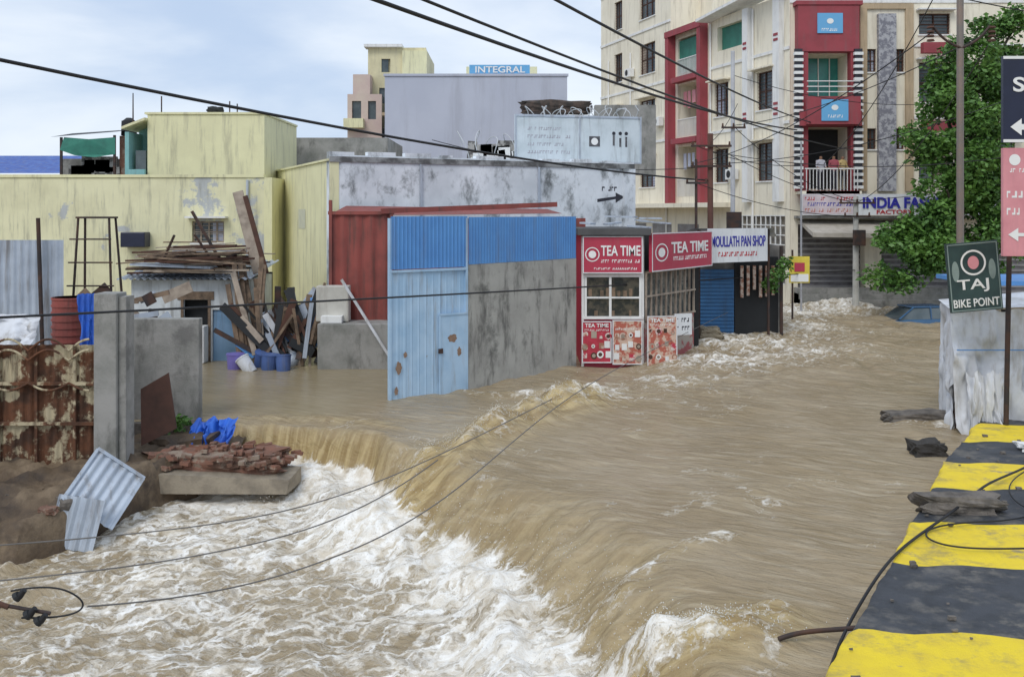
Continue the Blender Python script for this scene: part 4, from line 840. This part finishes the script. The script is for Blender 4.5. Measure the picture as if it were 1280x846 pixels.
pole('transformer_pole',7.85,38,7.6,.12,.11,mk('pole_rust',(.16,.07,.05),(.1,.05,.04),2),[(7.1,1.6,0),(6.3,1.6,0)])
pole('concrete_pole',9.2,40,11.2,.11,.08,mk('pole_white',(.55,.56,.58),None,2),[(8.0,1.0,0)])
pole('concrete_pole',15.4,43,5.2,.16,.11,mk('pole_white2',(.5,.49,.45),None,2),[(4.9,1.6,0),(4.3,1.2,0)])
pole('signal_pole',12.35,41,7.5,.045,.04,mk('pole_grey',(.4,.4,.42),None,2),[])
pole('iron_pole',7.0,36.5,6.5,.06,.05,iron,[(5.6,.8,0)])
g=grp('yellow_board_sign',(11.2,38,0)); tube('post',(11.1,38,-.5),(11.1,38,3),.04,.04,iron,g); box('board',10.95,11.75,37.9,37.94,1.7,2.75,mk('board_yellow',(.75,.6,.08),None,bump=0),g); box('board_stripe',11.0,11.7,37.88,37.899,1.75,2.05,wtext,g); box('board_picture',11.15,11.55,37.88,37.899,2.15,2.5,crim,g)
boxes('pole_equipment',[(8.9,9.5,39.7,39.87,3.8,4.5),(15.2,15.7,42.6,42.83,3.0,3.7)],iron,grp('junction_box',(12,40,4)))
g=grp('bike_point_sign',(9.1,19,3))
FF=T(8.4,18.8,0)@T(.5,0,3)@Ry(-5)@T(-.5,0,-3)
box('board',.15,1.17,-.03,.03,2.55,3.9,dsign,g,FF)
text('sign_word','TAJ',.62,3.05,.62,.26,wtext,g,FF,-.035,.01); text('sign_words','BIKE POINT',.66,2.72,.9,.16,wtext,g,FF,-.035,.01)
disc('plain_emblem',.66,3.5,.25,.25,wtext,g,FF,-.034,ring=.85); disc('plain_emblem_centre',.66,3.5,.11,.13,pink,g,FF,-.036)
gf_=mk('grey_figure',(.25,.32,.3),None,3,bump=0)
for s in (-1,1): disc('side_flourish',.66+s*.36,3.35,.07,.2,gf_,g,FF,-.033)
boxes('sign_border',[(.17,1.15,-.038,-.031,3.86,3.88),(.17,1.15,-.038,-.031,2.57,2.59),(.17,.19,-.038,-.031,2.59,3.86),(1.13,1.15,-.038,-.031,2.59,3.86)],gf_,g,FF)
tube('post',(9.72,18.9,0),(9.80,18.9,4.2),.05,.05,iron,g)
g=grp('roadside_sign_stack',(9.5,17,5)); F=T(8.68,17,0)
box('black_board',0,1.7,-.04,.04,5.73,7.25,nsign,g,F); text('board_word','S',.27,6.75,.2,.26,wtext,g,F,-.05,.02)
mesh('board_arrow',[(.12,-.05,6.0),(.32,-.05,6.15),(.32,-.05,6.05),(.9,-.05,6.05),(.9,-.05,5.95),(.32,-.05,5.95),(.32,-.05,5.85)],[(0,6,5,4,3,2,1)],wtext,g,F)
boxes('board_border',[(0,1.7,-.05,-.041,7.2,7.25),(0,1.7,-.05,-.041,5.73,5.78)],wtext,g,F)
box('pink_board',0,1.7,-.04,.04,3.72,5.63,pink,g,F); mesh('pink_arrow',[(.08,-.05,4.1),(.26,-.05,4.22),(.26,-.05,4.13),(.8,-.05,4.13),(.8,-.05,4.07),(.26,-.05,4.07),(.26,-.05,3.98)],[(0,6,5,4,3,2,1)],wtext,g,F)
for k,z in enumerate((4.45,4.75,5.2)): dashes('pink_print',.06,1.6,z,(.12,.12,.07)[k],wtext,g,F,-.041,40+k)
disc('plain_mark',.2,5.42,.1,.1,wtext,g,F,-.045)
tube('stack_post',(9.9,17.1,.3),(9.9,17.1,8),.05,.05,iron,g)
g=grp('tarp_covered_cart',(10,19.8,0))
cloth('tarp_front',9.0,11.6,.1,2.5,19.7,tarp,6,g,amp=.13,ragged=.6,yb=.35)
cloth('tarp_side',0,1.6,.1,2.5,0,tarp,12,g,amp=.1,ragged=.3,M=T(9.05,19.7,0)@Rz(72))
mesh('tarp_top',[(9.0,19.7,2.5),(11.6,19.6,2.6),(11.7,21.4,2.75),(9.5,21.4,2.55)],[(0,1,2,3)],tarp,g)
cloth('tarp_fold',9.15,9.95,-.25,1.3,19.3,tarp,9,g,amp=.17,ragged=.9,yb=.2)
box('cart_body',10.8,11.5,20.0,21.2,.1,2.35,dark,g); box('blue_board',10.5,11.6,18.9,18.95,.35,1.15,blueb,g); box('blue_roof',10.6,13,21.5,24,2.85,2.95,blueb,g)
boxes('trim_rope',[(9.0,11.6,19.4,19.43,1.7,1.72)],blueb,g)
for x in (9.15,11.5): tube('cart_post',(x,19.85,0),(x,19.85,2.6),.04,.04,iron,g)
g=grp('broken_line_bracket',(-4.7,9,.8)); tube('arm',(-6.6,8.9,1.55),(-4.72,9.0,.80),.03,.025,brown,g)
tube('strap',(-5.2,8.95,.92),(-4.35,9.05,.72),.018,.018,iron,g)
for i,(x,z) in enumerate(((-4.62,.93),(-4.52,.76),(-4.42,.70),(-4.85,.80))): tube('insulator',(x,9,z-.03),(x+.05,9,z+.03),.035,.025,cable,g,12); tube('insulator_skirt',(x-.03,9,z-.04),(x,9,z-.015),.05,.04,dark,g,12)
curve('loose_wire',[(-4.7,9,.95),(-4.4,9.1,.98),(-4.15,9.2,.85),(-4.05,9.2,.68),(-4.3,9.1,.65),(-4.6,9,.7)],.009,cable,g)
# ------------------------------------------------------------ wires
wire((-13,5.3,7.6),(7.76,38,5.75),.5,.03)
wire((-4.5,5,7.0),(13.2,44.5,8.3),.35,.03); wire((-4.6,4.6,7.25),(16,45,7.4),.4,.022); wire((-3.3,4.5,7.45),(14,45,8.7),.3,.025)
wire((-16,4,3.4),(15.4,43,1.9),.1,.02)
wire((7.85,38,7.2),(15.4,43,4.9),.3,.015); wire((7.1,38,7.2),(12.4,41,6.5),.3,.015); wire((7.85,38,6.4),(19,30,9.5),.8,.015)
wire((9.2,40,8.1),(15.4,43,5.0),.5,.015); wire((9.2,40,8.1),(10.9,22,8.6),.4,.014); wire((7.1,38,6.4),(9.6,22,8.6),.5,.014); wire((15.4,43,4.9),(10.9,22,8.3),.6,.014)
wire((7.85,38,6.9),(21,36,7.0),.7,.015); wire((9.2,40,10.2),(20,44,9.5),.5,.014); wire((7.0,36.5,5.6),(15.4,43,4.3),.3,.014); wire((15.0,43,5.0),(28,35,8),.6,.014)
wire((-3,36,7.2),(7.85,38,6.3),.5,.014); wire((10.27,22,10.6),(13,40,6.5),.6,.014); wire((10.27,22,9.4),(24,24,9),.5,.014); wire((7.8,38,7.2),(9.4,40,9),.2,.012)
cg=mk('cable_grey',(.16,.15,.14),None,bump=0)
for pts in ([(-4.2,9.5,.6),(-3.3,10.3,.36),(-2.3,11.5,.25),(-.95,13.5,.33),(.79,19,.75),(3.2,25,.7),(7.65,34,.95)],
            [(-8.5,11,.5),(-6.4,12,.33),(-4.06,12.5,.36),(-2.45,14,.3),(-1.07,16,.5),(.79,19,.8)],
            [(-7,10.5,.35),(-4.9,11,.35),(-3.2,11.8,.33),(-2.0,13.5,.3),(-1.2,15.5,.5)]):
    curve('fallen_cable',pts,.009,cg)
